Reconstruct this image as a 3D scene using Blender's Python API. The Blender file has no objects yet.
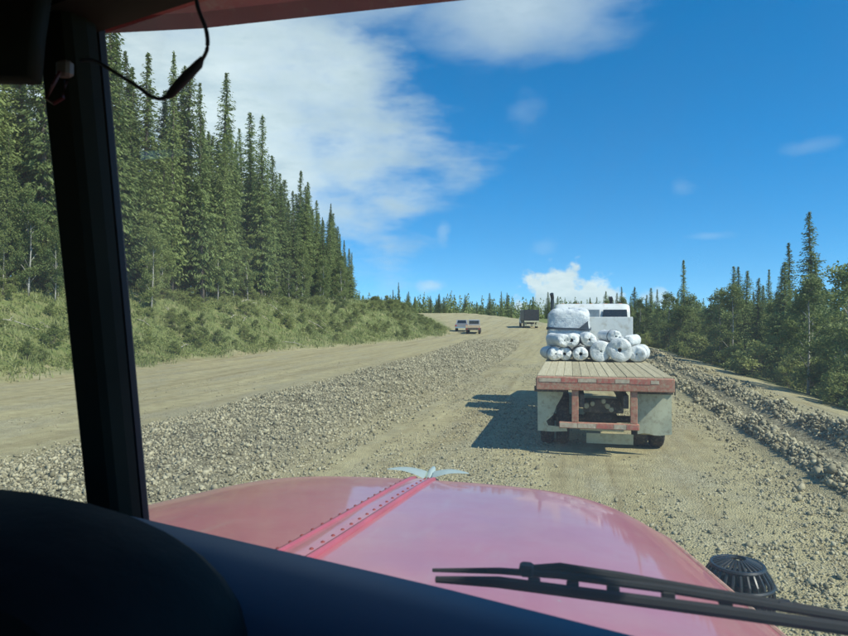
import bpy, math, random
import numpy as np
from mathutils import Vector
random.seed(7); rng = np.random.default_rng(7)
scene = bpy.context.scene
col = scene.collection
R = math.radians

# ---------------------------------------------------------------- camera
CAM_H = 2.56
cam_d = bpy.data.cameras.new('camera'); cam = bpy.data.objects.new('camera', cam_d); col.objects.link(cam)
cam.location = (0, 0, CAM_H); cam.rotation_euler = (R(90), 0, R(12.7))
cam_d.sensor_width = 36; cam_d.lens = 36 * 650 / 848
cam_d.clip_start = 0.02; cam_d.clip_end = 5000
cam_d.dof.use_dof = True; cam_d.dof.focus_distance = 16; cam_d.dof.aperture_fstop = 13
scene.camera = cam
scene.cycles.max_bounces = 6; scene.cycles.diffuse_bounces = 3; scene.cycles.glossy_bounces = 3; scene.cycles.transparent_max_bounces = 10

# ---------------------------------------------------------------- sun, sky, exposure
SUN_AZ, SUN_EL = 110, 46           # azimuth clockwise from +Y (the road's direction)
sv = Vector((math.sin(R(SUN_AZ)) * math.cos(R(SUN_EL)), math.cos(R(SUN_AZ)) * math.cos(R(SUN_EL)), math.sin(R(SUN_EL))))
sun_d = bpy.data.lights.new('sun', 'SUN'); sun_d.energy = 3.6; sun_d.angle = R(0.53); sun_d.color = (1, .945, .83)
sun = bpy.data.objects.new('sun', sun_d); col.objects.link(sun)
sun.rotation_euler = (-sv).to_track_quat('-Z', 'Y').to_euler(); sun.location = (30, -10, 40)
vs = scene.view_settings
vs.view_transform = 'Standard'; vs.look = 'None'; vs.exposure = 0.66; vs.gamma = 1; vs.use_curve_mapping = False

world = bpy.data.worlds.new('World'); scene.world = world; world.use_nodes = True
wt = world.node_tree; wt.nodes.clear()
def N(t, typ, **kw):
    n = t.nodes.new(typ)
    for k, v in kw.items(): setattr(n, k, v)
    return n
def M_(t, op, a, b=None, c=None, clamp=False):
    n = t.nodes.new('ShaderNodeMath'); n.operation = op; n.use_clamp = clamp
    for i, v in enumerate((a, b, c)):
        if v is None: continue
        if isinstance(v, (int, float)): n.inputs[i].default_value = v
        else: t.links.new(v, n.inputs[i])
    return n.outputs[0]
sky = N(wt, 'ShaderNodeTexSky', sky_type='NISHITA', sun_disc=False)
sky.sun_elevation = R(SUN_EL); sky.sun_rotation = R(SUN_AZ); sky.altitude = 1200; sky.air_density = 1.0; sky.dust_density = .0; sky.ozone_density = 2.0
hs = N(wt, 'ShaderNodeHueSaturation'); hs.inputs['Saturation'].default_value = 1.45; hs.inputs['Hue'].default_value = .496; hs.inputs['Value'].default_value = 1.0
wt.links.new(sky.outputs[0], hs.inputs['Color'])
stc = N(wt, 'ShaderNodeTexCoord'); sad = N(wt, 'ShaderNodeVectorMath', operation='ADD'); sad.inputs[1].default_value = (0, 0, .10); snm = N(wt, 'ShaderNodeVectorMath', operation='NORMALIZE')
wt.links.new(stc.outputs['Generated'], sad.inputs[0]); wt.links.new(sad.outputs[0], snm.inputs[0]); wt.links.new(snm.outputs[0], sky.inputs['Vector'])
bg = N(wt, 'ShaderNodeBackground'); bg.inputs[1].default_value = 0.125
wt.links.new(hs.outputs[0], bg.inputs[0])
tc = N(wt, 'ShaderNodeTexCoord'); sp = N(wt, 'ShaderNodeSeparateXYZ'); wt.links.new(tc.outputs['Generated'], sp.inputs[0])
az = M_(wt, 'MULTIPLY', M_(wt, 'ARCTAN2', sp.outputs[0], sp.outputs[1]), 180 / math.pi)
el = M_(wt, 'MULTIPLY', M_(wt, 'ARCSINE', sp.outputs[2]), 180 / math.pi)
def wnoise(sx, sy, sz, scale, detail, rough=.6):
    mp = N(wt, 'ShaderNodeMapping'); mp.inputs['Scale'].default_value = (sx, sy, sz)
    wt.links.new(tc.outputs['Generated'], mp.inputs[0])
    n = N(wt, 'ShaderNodeTexNoise'); n.inputs['Scale'].default_value = scale; n.inputs['Detail'].default_value = detail; n.inputs['Roughness'].default_value = rough
    wt.links.new(mp.outputs[0], n.inputs['Vector'])
    return M_(wt, 'SUBTRACT', n.outputs['Fac'], .5)
n_big = wnoise(1, 1, 2.0, 4.5, 6, .55)
n_puff = wnoise(1, 1, 1.3, 26, 4, .55)
n_streak = wnoise(1, 1, 3.2, 9, 5, .6)
def blob(a, e, ra, re, op, kind, soft=.75):
    x = M_(wt, 'DIVIDE', M_(wt, 'SUBTRACT', az, a), ra); y = M_(wt, 'DIVIDE', M_(wt, 'SUBTRACT', el, e), re)
    d = M_(wt, 'SQRT', M_(wt, 'ADD', M_(wt, 'MULTIPLY', x, x), M_(wt, 'MULTIPLY', y, y)))
    if kind == 'veil': d = M_(wt, 'ADD', M_(wt, 'ADD', d, M_(wt, 'MULTIPLY', n_big, .9)), M_(wt, 'MULTIPLY', n_streak, .75))
    elif kind == 'puff': d = M_(wt, 'ADD', d, M_(wt, 'MULTIPLY', n_puff, 1.9))
    else: d = M_(wt, 'ADD', d, M_(wt, 'ADD', M_(wt, 'MULTIPLY', n_streak, 1.6), M_(wt, 'MULTIPLY', n_puff, 1.2)))
    mr = N(wt, 'ShaderNodeMapRange', interpolation_type='SMOOTHSTEP')
    mr.inputs['From Min'].default_value = 1.05; mr.inputs['From Max'].default_value = 1.05 - soft
    mr.inputs['To Min'].default_value = 0; mr.inputs['To Max'].default_value = op
    wt.links.new(d, mr.inputs['Value'])
    return mr.outputs[0]
CL = [(-36.5, 15.5, 28, 14.5, .92, 'veil', .6), (-5, 25.5, 12.5, 5.4, .66, 'veil', .9), (-22, 31, 22, 9, .8, 'veil', .8),
      (-.4, 1.2, 4.2, 3.3, .95, 'puff', .35), (2.6, .8, 2.0, 2.5, .9, 'puff', .35), (-12.1, 2.9, 1.5, .75, .45, 'puff', .9), (-11, 7.6, .8, 1.5, 0.21, 'wisp', .9),
      (7.2, 1.5, 1.6, 1.0, .6, 'puff', .6), (11, 6.6, 2.0, .5, 0.15, 'wisp', .9), (8.8, 10.6, 1.3, .8, 0.10, 'wisp', .9),
      (-2.2, 6.2, 1.6, .9, 0.11, 'wisp', .9), (-4, 17.5, 1.9, 2.0, 0.11, 'wisp', .9), (18, 12.8, 2.6, .8, 0.13, 'wisp', .9), (-10, 12.5, 3.0, .9, 0.17, 'wisp', .9),
      (62, 20, 22, 8, .6, 'veil', .8), (120, 30, 28, 10, .5, 'veil', .8), (170, 18, 24, 8, .6, 'veil', .8), (-105, 28, 26, 11, .7, 'veil', .7), (-160, 15, 20, 7, .6, 'veil', .8)]
cm = None
for b in CL:
    o = blob(*b); cm = o if cm is None else M_(wt, 'MAXIMUM', cm, o)
cbg = N(wt, 'ShaderNodeBackground'); cbg.inputs[1].default_value = 1.0
cr = N(wt, 'ShaderNodeValToRGB'); cr.color_ramp.elements[0].position = .25; cr.color_ramp.elements[0].color = (.36, .46, .52, 1); cr.color_ramp.elements[1].position = .8; cr.color_ramp.elements[1].color = (.62, .70, .72, 1)
wt.links.new(M_(wt, 'ADD', M_(wt, 'MULTIPLY', n_streak, 1.2), .5), cr.inputs[0]); wt.links.new(cr.outputs[0], cbg.inputs[0])
mx = N(wt, 'ShaderNodeMixShader'); wt.links.new(cm, mx.inputs[0]); wt.links.new(bg.outputs[0], mx.inputs[1]); wt.links.new(cbg.outputs[0], mx.inputs[2])
wo = N(wt, 'ShaderNodeOutputWorld'); wt.links.new(mx.outputs[0], wo.inputs[0])

# ---------------------------------------------------------------- materials
def ramp(t, fac, stops):
    n = N(t, 'ShaderNodeValToRGB'); e = n.color_ramp.elements
    while len(e) < len(stops): e.new(.5)
    for k, (p, c) in enumerate(stops): e[k].position = p; e[k].color = (*c, 1)
    t.links.new(fac, n.inputs[0]); return n.outputs[0]
def mixc(t, f, a, b, mode='MIX'):
    n = N(t, 'ShaderNodeMix', data_type='RGBA', blend_type=mode)
    for k, v in ((0, f), (6, a), (7, b)):
        if isinstance(v, (int, float)): n.inputs[k].default_value = v
        elif isinstance(v, tuple): n.inputs[k].default_value = (*v, 1)
        else: t.links.new(v, n.inputs[k])
    return n.outputs[2]
def tnoise(t, vec, scale, detail=4, rough=.6, stretch=None):
    if stretch:
        mp = N(t, 'ShaderNodeMapping'); mp.inputs['Scale'].default_value = stretch; t.links.new(vec, mp.inputs[0]); vec = mp.outputs[0]
    n = N(t, 'ShaderNodeTexNoise'); n.inputs['Scale'].default_value = scale; n.inputs['Detail'].default_value = detail; n.inputs['Roughness'].default_value = rough
    t.links.new(vec, n.inputs['Vector']); return n.outputs['Fac']
def base(name):
    m = bpy.data.materials.new(name); m.use_nodes = True; t = m.node_tree
    return m, t, t.nodes['Principled BSDF'], N(t, 'ShaderNodeTexCoord').outputs['Object']
def bump(t, p, h, strength, dist):
    b = N(t, 'ShaderNodeBump'); b.inputs['Strength'].default_value = strength; b.inputs['Distance'].default_value = dist
    t.links.new(h, b.inputs['Height']); t.links.new(b.outputs[0], p.inputs['Normal'])
def plain(name, c, rough=.5, metal=0, var=.25, scale=6, dirt=None, dirt_amt=.5, coat=0, bmp=0, spec=.5):
    m, t, p, o = base(name)
    f = tnoise(t, o, scale, 5)
    c2 = tuple(x * (1 - var) for x in c); c1 = tuple(min(1, x * (1 + var)) for x in c)
    out = ramp(t, f, [(.3, c2), (.7, c1)])
    if dirt:
        g = tnoise(t, o, scale * 2.3, 7, .7)
        mr = N(t, 'ShaderNodeMapRange'); mr.inputs['From Min'].default_value = .62 - dirt_amt * .35; mr.inputs['From Max'].default_value = .72; t.links.new(g, mr.inputs['Value'])
        out = mixc(t, mr.outputs[0], out, dirt)
    t.links.new(out, p.inputs['Base Color'])
    p.inputs['Roughness'].default_value = rough; p.inputs['Metallic'].default_value = metal; p.inputs['Coat Weight'].default_value = coat; p.inputs['Specular IOR Level'].default_value = spec
    if bmp: bump(t, p, tnoise(t, o, scale * 5, 5), bmp, .02)
    return m

def ground_mat():
    m, t, p, o = base('gravel_and_earth')
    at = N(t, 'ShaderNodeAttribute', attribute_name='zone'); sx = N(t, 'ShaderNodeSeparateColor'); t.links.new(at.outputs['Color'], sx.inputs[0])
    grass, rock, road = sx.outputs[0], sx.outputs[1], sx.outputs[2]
    big = tnoise(t, o, .25, 4); mid = tnoise(t, o, 2.2, 6, .65); fine = tnoise(t, o, 22, 5, .7)
    track = tnoise(t, o, 1.0, 4, .6, (1.1, .045, 1)); track2 = tnoise(t, o, 3.0, 3, .6, (1.4, .05, 1))
    vo = N(t, 'ShaderNodeTexVoronoi'); vo.inputs['Scale'].default_value = 17; t.links.new(o, vo.inputs['Vector'])
    vo2 = N(t, 'ShaderNodeTexVoronoi'); vo2.inputs['Scale'].default_value = 44; t.links.new(o, vo2.inputs['Vector'])
    dirt = ramp(t, mid, [(.25, (.30, .258, .14)), (.55, (.43, .38, .21)), (.8, (.53, .48, .285))])
    tr = ramp(t, M_(t, 'ADD', M_(t, 'MULTIPLY', track, .6), M_(t, 'MULTIPLY', track2, .4)), [(.36, (.72, .67, .62)), (.5, (1, .99, .97)), (.64, (1.14, 1.13, 1.1))])
    dirt = mixc(t, M_(t, 'MULTIPLY', road, .95), dirt, mixc(t, 1.0, dirt, tr, 'MULTIPLY'))
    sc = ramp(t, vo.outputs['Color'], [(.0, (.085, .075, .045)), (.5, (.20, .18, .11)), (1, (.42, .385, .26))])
    sc2 = ramp(t, vo2.outputs['Color'], [(.0, (.17, .15, .09)), (.5, (.36, .33, .205)), (1, (.62, .58, .42))])
    gp = N(t, 'ShaderNodeMapRange'); gp.inputs['From Min'].default_value = .48; gp.inputs['From Max'].default_value = .62; t.links.new(tnoise(t, o, .8, 5, .65, (1, .35, 1)), gp.inputs['Value'])
    c = mixc(t, M_(t, 'MULTIPLY', gp.outputs[0], .6), dirt, sc2)
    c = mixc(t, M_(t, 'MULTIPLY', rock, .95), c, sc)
    gcol = ramp(t, tnoise(t, o, 1.3, 6, .7), [(.3, (.09, .13, .04)), (.5, (.18, .21, .07)), (.68, (.30, .27, .14))])
    c = mixc(t, grass, c, gcol)
    t.links.new(c, p.inputs['Base Color']); p.inputs['Roughness'].default_value = .95; p.inputs['Specular IOR Level'].default_value = .15
    h = M_(t, 'ADD', M_(t, 'ADD', M_(t, 'MULTIPLY', fine, .35), M_(t, 'MULTIPLY', mid, .8)), M_(t, 'MULTIPLY', M_(t, 'SUBTRACT', 1, vo2.outputs['Distance']), .35))
    bump(t, p, h, 1.0, .06)
    return m
def stone_mat(name, lo, hi):
    m, t, p, o = base(name)
    at = N(t, 'ShaderNodeAttribute', attribute_name='tint')
    oi = N(t, 'ShaderNodeObjectInfo')
    f = M_(t, 'FRACT', M_(t, 'ADD', at.outputs['Fac'], oi.outputs['Random']))
    mid = tuple((a + b) / 2 for a, b in zip(lo, hi))
    c = ramp(t, f, [(0, lo), (.5, mid), (1, hi)])
    c = mixc(t, M_(t, 'MULTIPLY', tnoise(t, o, 14, 5, .7), .55), c, (.34, .31, .19))
    t.links.new(c, p.inputs['Base Color']); p.inputs['Roughness'].default_value = .9; p.inputs['Specular IOR Level'].default_value = .2
    bump(t, p, tnoise(t, o, 30, 4), .5, .02)
    return m
def leaf_mat(name, dark, light, trans=.25, rough=.55):
    m, t, p, o = base(name)
    at = N(t, 'ShaderNodeAttribute', attribute_name='tint'); oi = N(t, 'ShaderNodeObjectInfo')
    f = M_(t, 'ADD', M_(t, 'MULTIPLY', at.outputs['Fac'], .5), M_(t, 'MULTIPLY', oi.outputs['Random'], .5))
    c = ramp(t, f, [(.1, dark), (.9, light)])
    t.links.new(c, p.inputs['Base Color']); p.inputs['Roughness'].default_value = rough; p.inputs['Specular IOR Level'].default_value = .25
    tr = N(t, 'ShaderNodeBsdfTranslucent'); t.links.new(c, tr.inputs[0])
    mxs = N(t, 'ShaderNodeMixShader'); mxs.inputs[0].default_value = trans
    t.links.new(p.outputs[0], mxs.inputs[1]); t.links.new(tr.outputs[0], mxs.inputs[2])
    t.links.new(mxs.outputs[0], t.nodes['Material Output'].inputs[0])
    return m
def glass_mat(name, dust=.05, tint=(.93, .97, .95)):
    m = bpy.data.materials.new(name); m.use_nodes = True; t = m.node_tree; t.nodes.clear()
    o = N(t, 'ShaderNodeTexCoord').outputs['Object']
    tr = N(t, 'ShaderNodeBsdfTransparent'); tr.inputs[0].default_value = (*tint, 1)
    gl = N(t, 'ShaderNodeBsdfGlossy'); gl.inputs['Roughness'].default_value = .02
    fr = N(t, 'ShaderNodeFresnel'); fr.inputs[0].default_value = 1.3
    m1 = N(t, 'ShaderNodeMixShader'); t.links.new(M_(t, 'MULTIPLY', fr.outputs[0], .06), m1.inputs[0]); t.links.new(tr.outputs[0], m1.inputs[1]); t.links.new(gl.outputs[0], m1.inputs[2])
    df = N(t, 'ShaderNodeBsdfTranslucent'); df.inputs[0].default_value = (.75, .74, .60, 1)
    d2 = N(t, 'ShaderNodeMapRange'); d2.inputs['From Min'].default_value = .3; d2.inputs['From Max'].default_value = .75; d2.inputs['To Min'].default_value = dust * .75; d2.inputs['To Max'].default_value = dust * 1.35
    t.links.new(tnoise(t, o, 9, 6, .7), d2.inputs['Value'])
    m2 = N(t, 'ShaderNodeMixShader'); t.links.new(d2.outputs[0], m2.inputs[0]); t.links.new(m1.outputs[0], m2.inputs[1]); t.links.new(df.outputs[0], m2.inputs[2])
    op = N(t, 'ShaderNodeOutputMaterial'); t.links.new(m2.outputs[0], op.inputs[0])
    return m
def hood_mat():
    m, t, p, o = base('faded_red_paint')
    f = tnoise(t, o, 1.8, 5); g = tnoise(t, o, 60, 3)
    c = ramp(t, f, [(.3, (.43, .125, .14)), (.7, (.51, .17, .18))])
    mr = N(t, 'ShaderNodeMapRange'); mr.inputs['From Min'].default_value = .45; mr.inputs['From Max'].default_value = .8; mr.inputs['To Max'].default_value = .30; t.links.new(tnoise(t, o, 4, 7, .7), mr.inputs['Value'])
    c = mixc(t, mr.outputs[0], c, (.50, .36, .28))
    ch = N(t, 'ShaderNodeMapRange'); ch.inputs['From Min'].default_value = .70; ch.inputs['From Max'].default_value = .73; ch.inputs['To Max'].default_value = .7; t.links.new(tnoise(t, o, 55, 3, .6), ch.inputs['Value'])
    c = mixc(t, ch.outputs[0], c, (.42, .33, .25))
    stk = N(t, 'ShaderNodeMapRange'); stk.inputs['From Min'].default_value = .55; stk.inputs['From Max'].default_value = .75; stk.inputs['To Max'].default_value = .35; t.links.new(tnoise(t, o, 16, 5, .7, (1, .12, 1)), stk.inputs['Value'])
    c = mixc(t, stk.outputs[0], c, (.46, .30, .25))
    t.links.new(c, p.inputs['Base Color'])
    rr = N(t, 'ShaderNodeMapRange'); rr.inputs['To Min'].default_value = .22; rr.inputs['To Max'].default_value = .48; t.links.new(tnoise(t, o, 3, 6, .7), rr.inputs['Value']); t.links.new(rr.outputs[0], p.inputs['Roughness'])
    p.inputs['Coat Weight'].default_value = .55; p.inputs['Coat Roughness'].default_value = .06
    bump(t, p, g, .05, .004)
    return m
def plank_mat():
    m, t, p, o = base('weathered_deck_wood')
    f = tnoise(t, o, 5, 6, .65, (6, .5, 6)); oi = N(t, 'ShaderNodeObjectInfo')
    c = ramp(t, M_(t, 'ADD', M_(t, 'MULTIPLY', f, .75), M_(t, 'MULTIPLY', oi.outputs['Random'], .25)), [(.3, (.33, .28, .16)), (.6, (.52, .455, .285)), (.85, (.64, .57, .39))])
    t.links.new(c, p.inputs['Base Color']); p.inputs['Roughness'].default_value = .9
    bump(t, p, f, .5, .02); return m

MAT = dict(
    ground=ground_mat(), stone=stone_mat('crushed_stone', (.11, .098, .058), (.55, .50, .33)), stone_dark=stone_mat('windrow_stone', (.10, .088, .052), (.52, .465, .30)),
    spruce=leaf_mat('spruce_needles', (.075, .115, .04), (.265, .325, .105), .3), aspen=leaf_mat('aspen_leaves', (.095, .145, .045), (.30, .35, .115), .4), shrub=leaf_mat('shrub_leaves', (.11, .155, .045), (.36, .39, .13), .4),
    bark=plain('bark', (.13, .105, .085), .95, bmp=.5), pale_bark=plain('pale_bark', (.42, .40, .35), .9, var=.4), grass=leaf_mat('grass_blades', (.13, .18, .05), (.38, .39, .17), .3),
    dead=plain('dead_wood', (.38, .34, .27), .9),
    red=hood_mat(), red_dark=plain('dull_red_paint', (.26, .045, .035), .45, dirt=(.3, .2, .13), dirt_amt=.2), red_strip=plain('strip_red', (.40, .085, .11), .4, var=.15), worn_bright_edge=plain('worn_edge_with_highlight', (.50, .26, .17), .5, scale=14, dirt=(.55, .42, .28), dirt_amt=.4), black=plain('black_rubber', (.014, .015, .016), .7), plastic=plain('dark_trim', (.016, .018, .012), .75, spec=.15),
    dash=plain('dark_vinyl_blue_sheen', (.042, .11, .175), .5, var=.06, scale=3, bmp=.03), binnacle=plain('black_vinyl', (.010, .012, .012), .7, bmp=.1, spec=.12),  # dashboard blue is reflected light painted into dark vinyl
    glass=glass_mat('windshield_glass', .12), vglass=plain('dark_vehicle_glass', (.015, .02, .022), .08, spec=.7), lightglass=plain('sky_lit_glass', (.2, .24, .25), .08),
    chrome=plain('worn_chrome', (.75, .8, .78), .22, 1), ornament=plain('pale_ornament', (.42, .50, .45), .35, .25), white=plain('white_paint', (.68, .70, .66), .4, var=.08, scale=2, dirt=(.45, .42, .33), dirt_amt=.3), grey=plain('grey_paint', (.30, .32, .34), .35, var=.1, coat=.4),
    steel=plain('dirty_steel', (.06, .055, .045), .7, dirt=(.24, .2, .13), dirt_amt=.3), tyre=plain('tyre_rubber', (.02, .02, .018), .85, dirt=(.16, .135, .09), dirt_amt=.4), rim=plain('dusty_rim', (.42, .40, .33), .6, .3),
    flap=plain('pale_mud_flap', (.50, .51, .36), .75, var=.12, scale=4, dirt=(.30, .27, .18), dirt_amt=.35), plank=plank_mat(),
    rustred=plain('rusty_red_frame', (.40, .155, .10), .8, scale=9, dirt=(.42, .35, .22), dirt_amt=.55), tape_red=plain('red_tape', (.46, .12, .085), .55, scale=8, dirt=(.42, .33, .22), dirt_amt=.55), tape_white=plain('white_tape', (.52, .44, .31), .6, scale=8, dirt=(.42, .26, .18), dirt_amt=.45),
    fabric=plain('white_wrap', (.68, .70, .67), .6, var=.2, scale=6, bmp=1.0, dirt=(.34, .35, .34), dirt_amt=.2), bagcloth=plain('stained_bag_cloth', (.66, .69, .67), .65, var=.15, scale=4, bmp=.8, dirt=(.20, .25, .32), dirt_amt=.4), strap=plain('dark_strap', (.05, .065, .08), .7), hole=plain('hole_dark_paint', (.03, .032, .03), .9),
    tan=plain('tan_load', (.55, .43, .28), .8), orange=plain('amber_lens', (.6, .2, .03), .3), redlens=plain('red_lens', (.5, .03, .02), .3), darkbox=plain('dark_box', (.025, .028, .028), .5), cream=plain('white_plastic', (.2, .17, .14), .5), redwire=plain('red_wire', (.09, .015, .015), .5),
    visor=plain('olive_visor', (.16, .15, .10), .8), black_metal=plain('black_grille', (.02, .024, .025), .4))

# ---------------------------------------------------------------- helpers
def tag(o, label=None, cat=None, group=None, kind=None):
    for k, v in (('label', label), ('category', cat), ('group', group), ('kind', kind)):
        if v: o[k] = v
    return o
def link(o, parent=None):
    col.objects.link(o)
    if parent is not None: o.parent = parent
    return o
def empty(name, loc, rz=0):
    o = bpy.data.objects.new(name, None); o.location = loc; o.rotation_euler = (0, 0, rz); return link(o)
def mesh_np(name, V, F, mat, tint=None, smooth=False):
    """V (n,3); F (m,k) array of equal-size faces, or a list of faces"""
    me = bpy.data.meshes.new(name)
    if isinstance(F, np.ndarray):
        m, k = F.shape
        me.vertices.add(len(V)); me.vertices.foreach_set('co', np.asarray(V, np.float32).ravel())
        me.loops.add(m * k); me.loops.foreach_set('vertex_index', F.astype(np.int32).ravel())
        me.polygons.add(m); me.polygons.foreach_set('loop_start', np.arange(0, m * k, k, dtype=np.int32)); me.polygons.foreach_set('loop_total', np.full(m, k, np.int32))
        if tint is not None:
            a = me.attributes.new('tint', 'FLOAT', 'FACE'); a.data.foreach_set('value', np.asarray(tint, np.float32))
        me.update(calc_edges=True); me.validate()
    else:
        me.from_pydata([tuple(v) for v in V], [], F); me.update()
    me.materials.append(mat)
    if smooth: me.polygons.foreach_set('use_smooth', np.ones(len(me.polygons), bool))
    return me
def smooth_path(pts, n=5):
    P_ = [Vector(p) for p in pts]; out = []
    for i in range(len(P_) - 1):
        a, b, c, d = P_[max(i - 1, 0)], P_[i], P_[i + 1], P_[min(i + 2, len(P_) - 1)]
        for k in range(n):
            t = k / n; out.append(.5 * ((2 * b) + (c - a) * t + (2 * a - 5 * b + 4 * c - d) * t * t + (3 * b - a - 3 * c + d) * t ** 3))
    return out + [P_[-1]]
class MB:
    def __init__(s): s.v = []; s.f = []
    def add(s, vs_, fs):
        n = len(s.v); s.v += [tuple(v) for v in vs_]; s.f += [[i + n for i in f] for f in fs]; return s
    def box(s, x0, x1, y0, y1, z0, z1, b=.0):
        """box with the vertical and horizontal edges chamfered by b"""
        if b <= 0:
            return s.add([(x, y, z) for z in (z0, z1) for x, y in ((x0, y0), (x1, y0), (x1, y1), (x0, y1))],
                         [[3, 2, 1, 0], [4, 5, 6, 7], [0, 1, 5, 4], [1, 2, 6, 5], [2, 3, 7, 6], [3, 0, 4, 7]])
        def ring(z, i):
            a, c, d, e = x0 + i, x1 - i, y0 + i, y1 - i; k = b
            return [(a + k, d, z), (c - k, d, z), (c, d + k, z), (c, e - k, z), (c - k, e, z), (a + k, e, z), (a, e - k, z), (a, d + k, z)]
        rings = [ring(z0, b * .9), ring(z0 + b, 0), ring(z1 - b, 0), ring(z1, b * .9)]
        vs_ = sum(rings, []); fs = [list(range(7, -1, -1)), list(range(24, 32))]
        for r in range(3):
            for k in range(8): fs.append([r * 8 + k, r * 8 + (k + 1) % 8, r * 8 + 8 + (k + 1) % 8, r * 8 + 8 + k])
        return s.add(vs_, fs)
    def tube(s, pts, r, seg=8, caps=True):
        pts = [Vector(p) for p in pts]; rr = r if isinstance(r, (list, tuple)) else [r] * len(pts); vs_ = []; up = Vector((0, 0, 1))
        for i, p in enumerate(pts):
            d = (pts[min(i + 1, len(pts) - 1)] - pts[max(i - 1, 0)]).normalized()
            a = d.cross(up if abs(d.z) < .95 else Vector((1, 0, 0))).normalized(); b = a.cross(d)
            for k in range(seg):
                t = 2 * math.pi * k / seg; vs_.append(p + (a * math.cos(t) + b * math.sin(t)) * rr[i])
        fs = []
        for i in range(len(pts) - 1):
            for k in range(seg): fs.append([i * seg + k, i * seg + (k + 1) % seg, (i + 1) * seg + (k + 1) % seg, (i + 1) * seg + k])
        if caps: fs += [list(range(seg - 1, -1, -1)), [(len(pts) - 1) * seg + k for k in range(seg)]]
        return s.add(vs_, fs)
    def lathe(s, prof, c, axis='x', seg=28):
        """prof: (radius, offset along axis)"""
        vs_ = []; fs = []; n = len(prof)
        for k in range(seg):
            t = 2 * math.pi * k / seg; ct, st = math.cos(t), math.sin(t)
            for r, a in prof:
                vs_.append({'x': (c[0] + a, c[1] + r * ct, c[2] + r * st), 'y': (c[0] + r * ct, c[1] + a, c[2] + r * st), 'z': (c[0] + r * ct, c[1] + r * st, c[2] + a)}[axis])
        for k in range(seg):
            for i in range(n - 1): fs.append([k * n + i, k * n + i + 1, (k + 1) % seg * n + i + 1, (k + 1) % seg * n + i])
        return s.add(vs_, fs)
    def prism(s, poly, x0, x1):
        """poly of (y,z) swept along x"""
        n = len(poly)
        return s.add([(x0, *p) for p in poly] + [(x1, *p) for p in poly], [list(range(n)), list(range(2 * n - 1, n - 1, -1))] + [[i, i + n, (i + 1) % n + n, (i + 1) % n] for i in range(n)])
    def grid(s, rows, wrap=False):
        n = len(rows[0]); vs_ = sum([list(r) for r in rows], []); fs = []
        for i in range(len(rows) - 1):
            for k in range(n if wrap else n - 1): fs.append([i * n + k, i * n + (k + 1) % n, (i + 1) * n + (k + 1) % n, (i + 1) * n + k])
        return s.add(vs_, fs)
    def build(s, name, mat, parent=None, smooth=False, loc=None, fix=True):
        me = mesh_np(name, s.v, s.f, mat, smooth=smooth)
        if fix:
            import bmesh
            bm = bmesh.new(); bm.from_mesh(me); bmesh.ops.recalc_face_normals(bm, faces=bm.faces); bm.to_mesh(me); bm.free()
            if smooth: me.polygons.foreach_set('use_smooth', np.ones(len(me.polygons), bool)); me.set_sharp_from_angle(angle=R(40))
        o = bpy.data.objects.new(name, me)
        if loc: o.location = loc
        return link(o, parent)
def copy_tree(o, parent=None):
    c = o.copy(); col.objects.link(c); c.parent = parent
    for ch in o.children: copy_tree(ch, c)
    return c
def sstep(a, b, x):
    t = np.clip((x - a) / (b - a), 0, 1); return t * t * (3 - 2 * t)
_tab = rng.random((256, 256))
def vnoise(x, y):
    x = np.asarray(x, float); y = np.asarray(y, float); xi = np.floor(x).astype(int); yi = np.floor(y).astype(int); fx = x - xi; fy = y - yi
    fx = fx * fx * (3 - 2 * fx); fy = fy * fy * (3 - 2 * fy); g = lambda a, b: _tab[a % 256, b % 256]
    return (g(xi, yi) * (1 - fx) + g(xi + 1, yi) * fx) * (1 - fy) + (g(xi, yi + 1) * (1 - fx) + g(xi + 1, yi + 1) * fx) * fy - .5
def fbm(x, y, o=4):
    r = 0; a = 1
    for k in range(o): r = r + a * vnoise(x * 2 ** k + 17 * k, y * 2 ** k + 31 * k); a *= .5
    return r

# ---------------------------------------------------------------- terrain
def curve(y): return -.00147 * np.clip(y - 40, 0, 1e9) ** 2 * (y < 200) + (y >= 200) * (-.00147 * 160 ** 2 - .47 * (y - 200))
def xbank(y): return -21.3 + 8.3 * sstep(40, 88, y)
def profile(y): s = 10.0; q = .036 * s * np.log1p(np.exp(np.clip((y - 86) / s, -30, 30))); return np.where(y < 200, q, .036 * 114 + .006 * (y - 200))
def crest(xs, a, b):  # rounded heap between a and b
    t = np.clip((xs - a) / (b - a), 0, 1); return np.sin(np.pi * t) ** .8
def height(x, y):
    x = np.asarray(x, float); y = np.asarray(y, float)
    xs = x - curve(y); z = profile(y) + .05 * fbm(x * .35, y * .2) + .018 * fbm(x * 2.2, y * 1.1, 3)
    fb = 1 - sstep(52, 78, y)
    z = z + fb * crest(xs, -9.7 + .8 * fbm(y * .3, y * 0 + 3), -4.5 + .6 * fbm(y * .3, y * 0 + 9)) * (.27 + .2 * fbm(x * .8, y * .8))
    fw = 1 - sstep(55, 90, y)
    z = z + fw * crest(xs, 3.72, 4.42) * (.17 + .3 * fbm(x * 1.1 + 5, y * .9)) + fw * crest(xs, 4.95, 5.85) * (.25 + .4 * fbm(x * 1.1 + 50, y * .7))
    z = z - 1.7 * sstep(6.2, 15, xs) - .6 * sstep(20, 60, xs)
    d = xbank(y) - xs
    z = z + 4.6 * sstep(-.6, 10.5, d) * (1.0 - .05 * sstep(30, 80, y)) * (1 - .75 * sstep(92, 135, y)) + .5 * fbm(x * .45, y * .45) * sstep(0, 2.5, d) + .02 * np.clip(d - 10, 0, 60)
    return z
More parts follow.
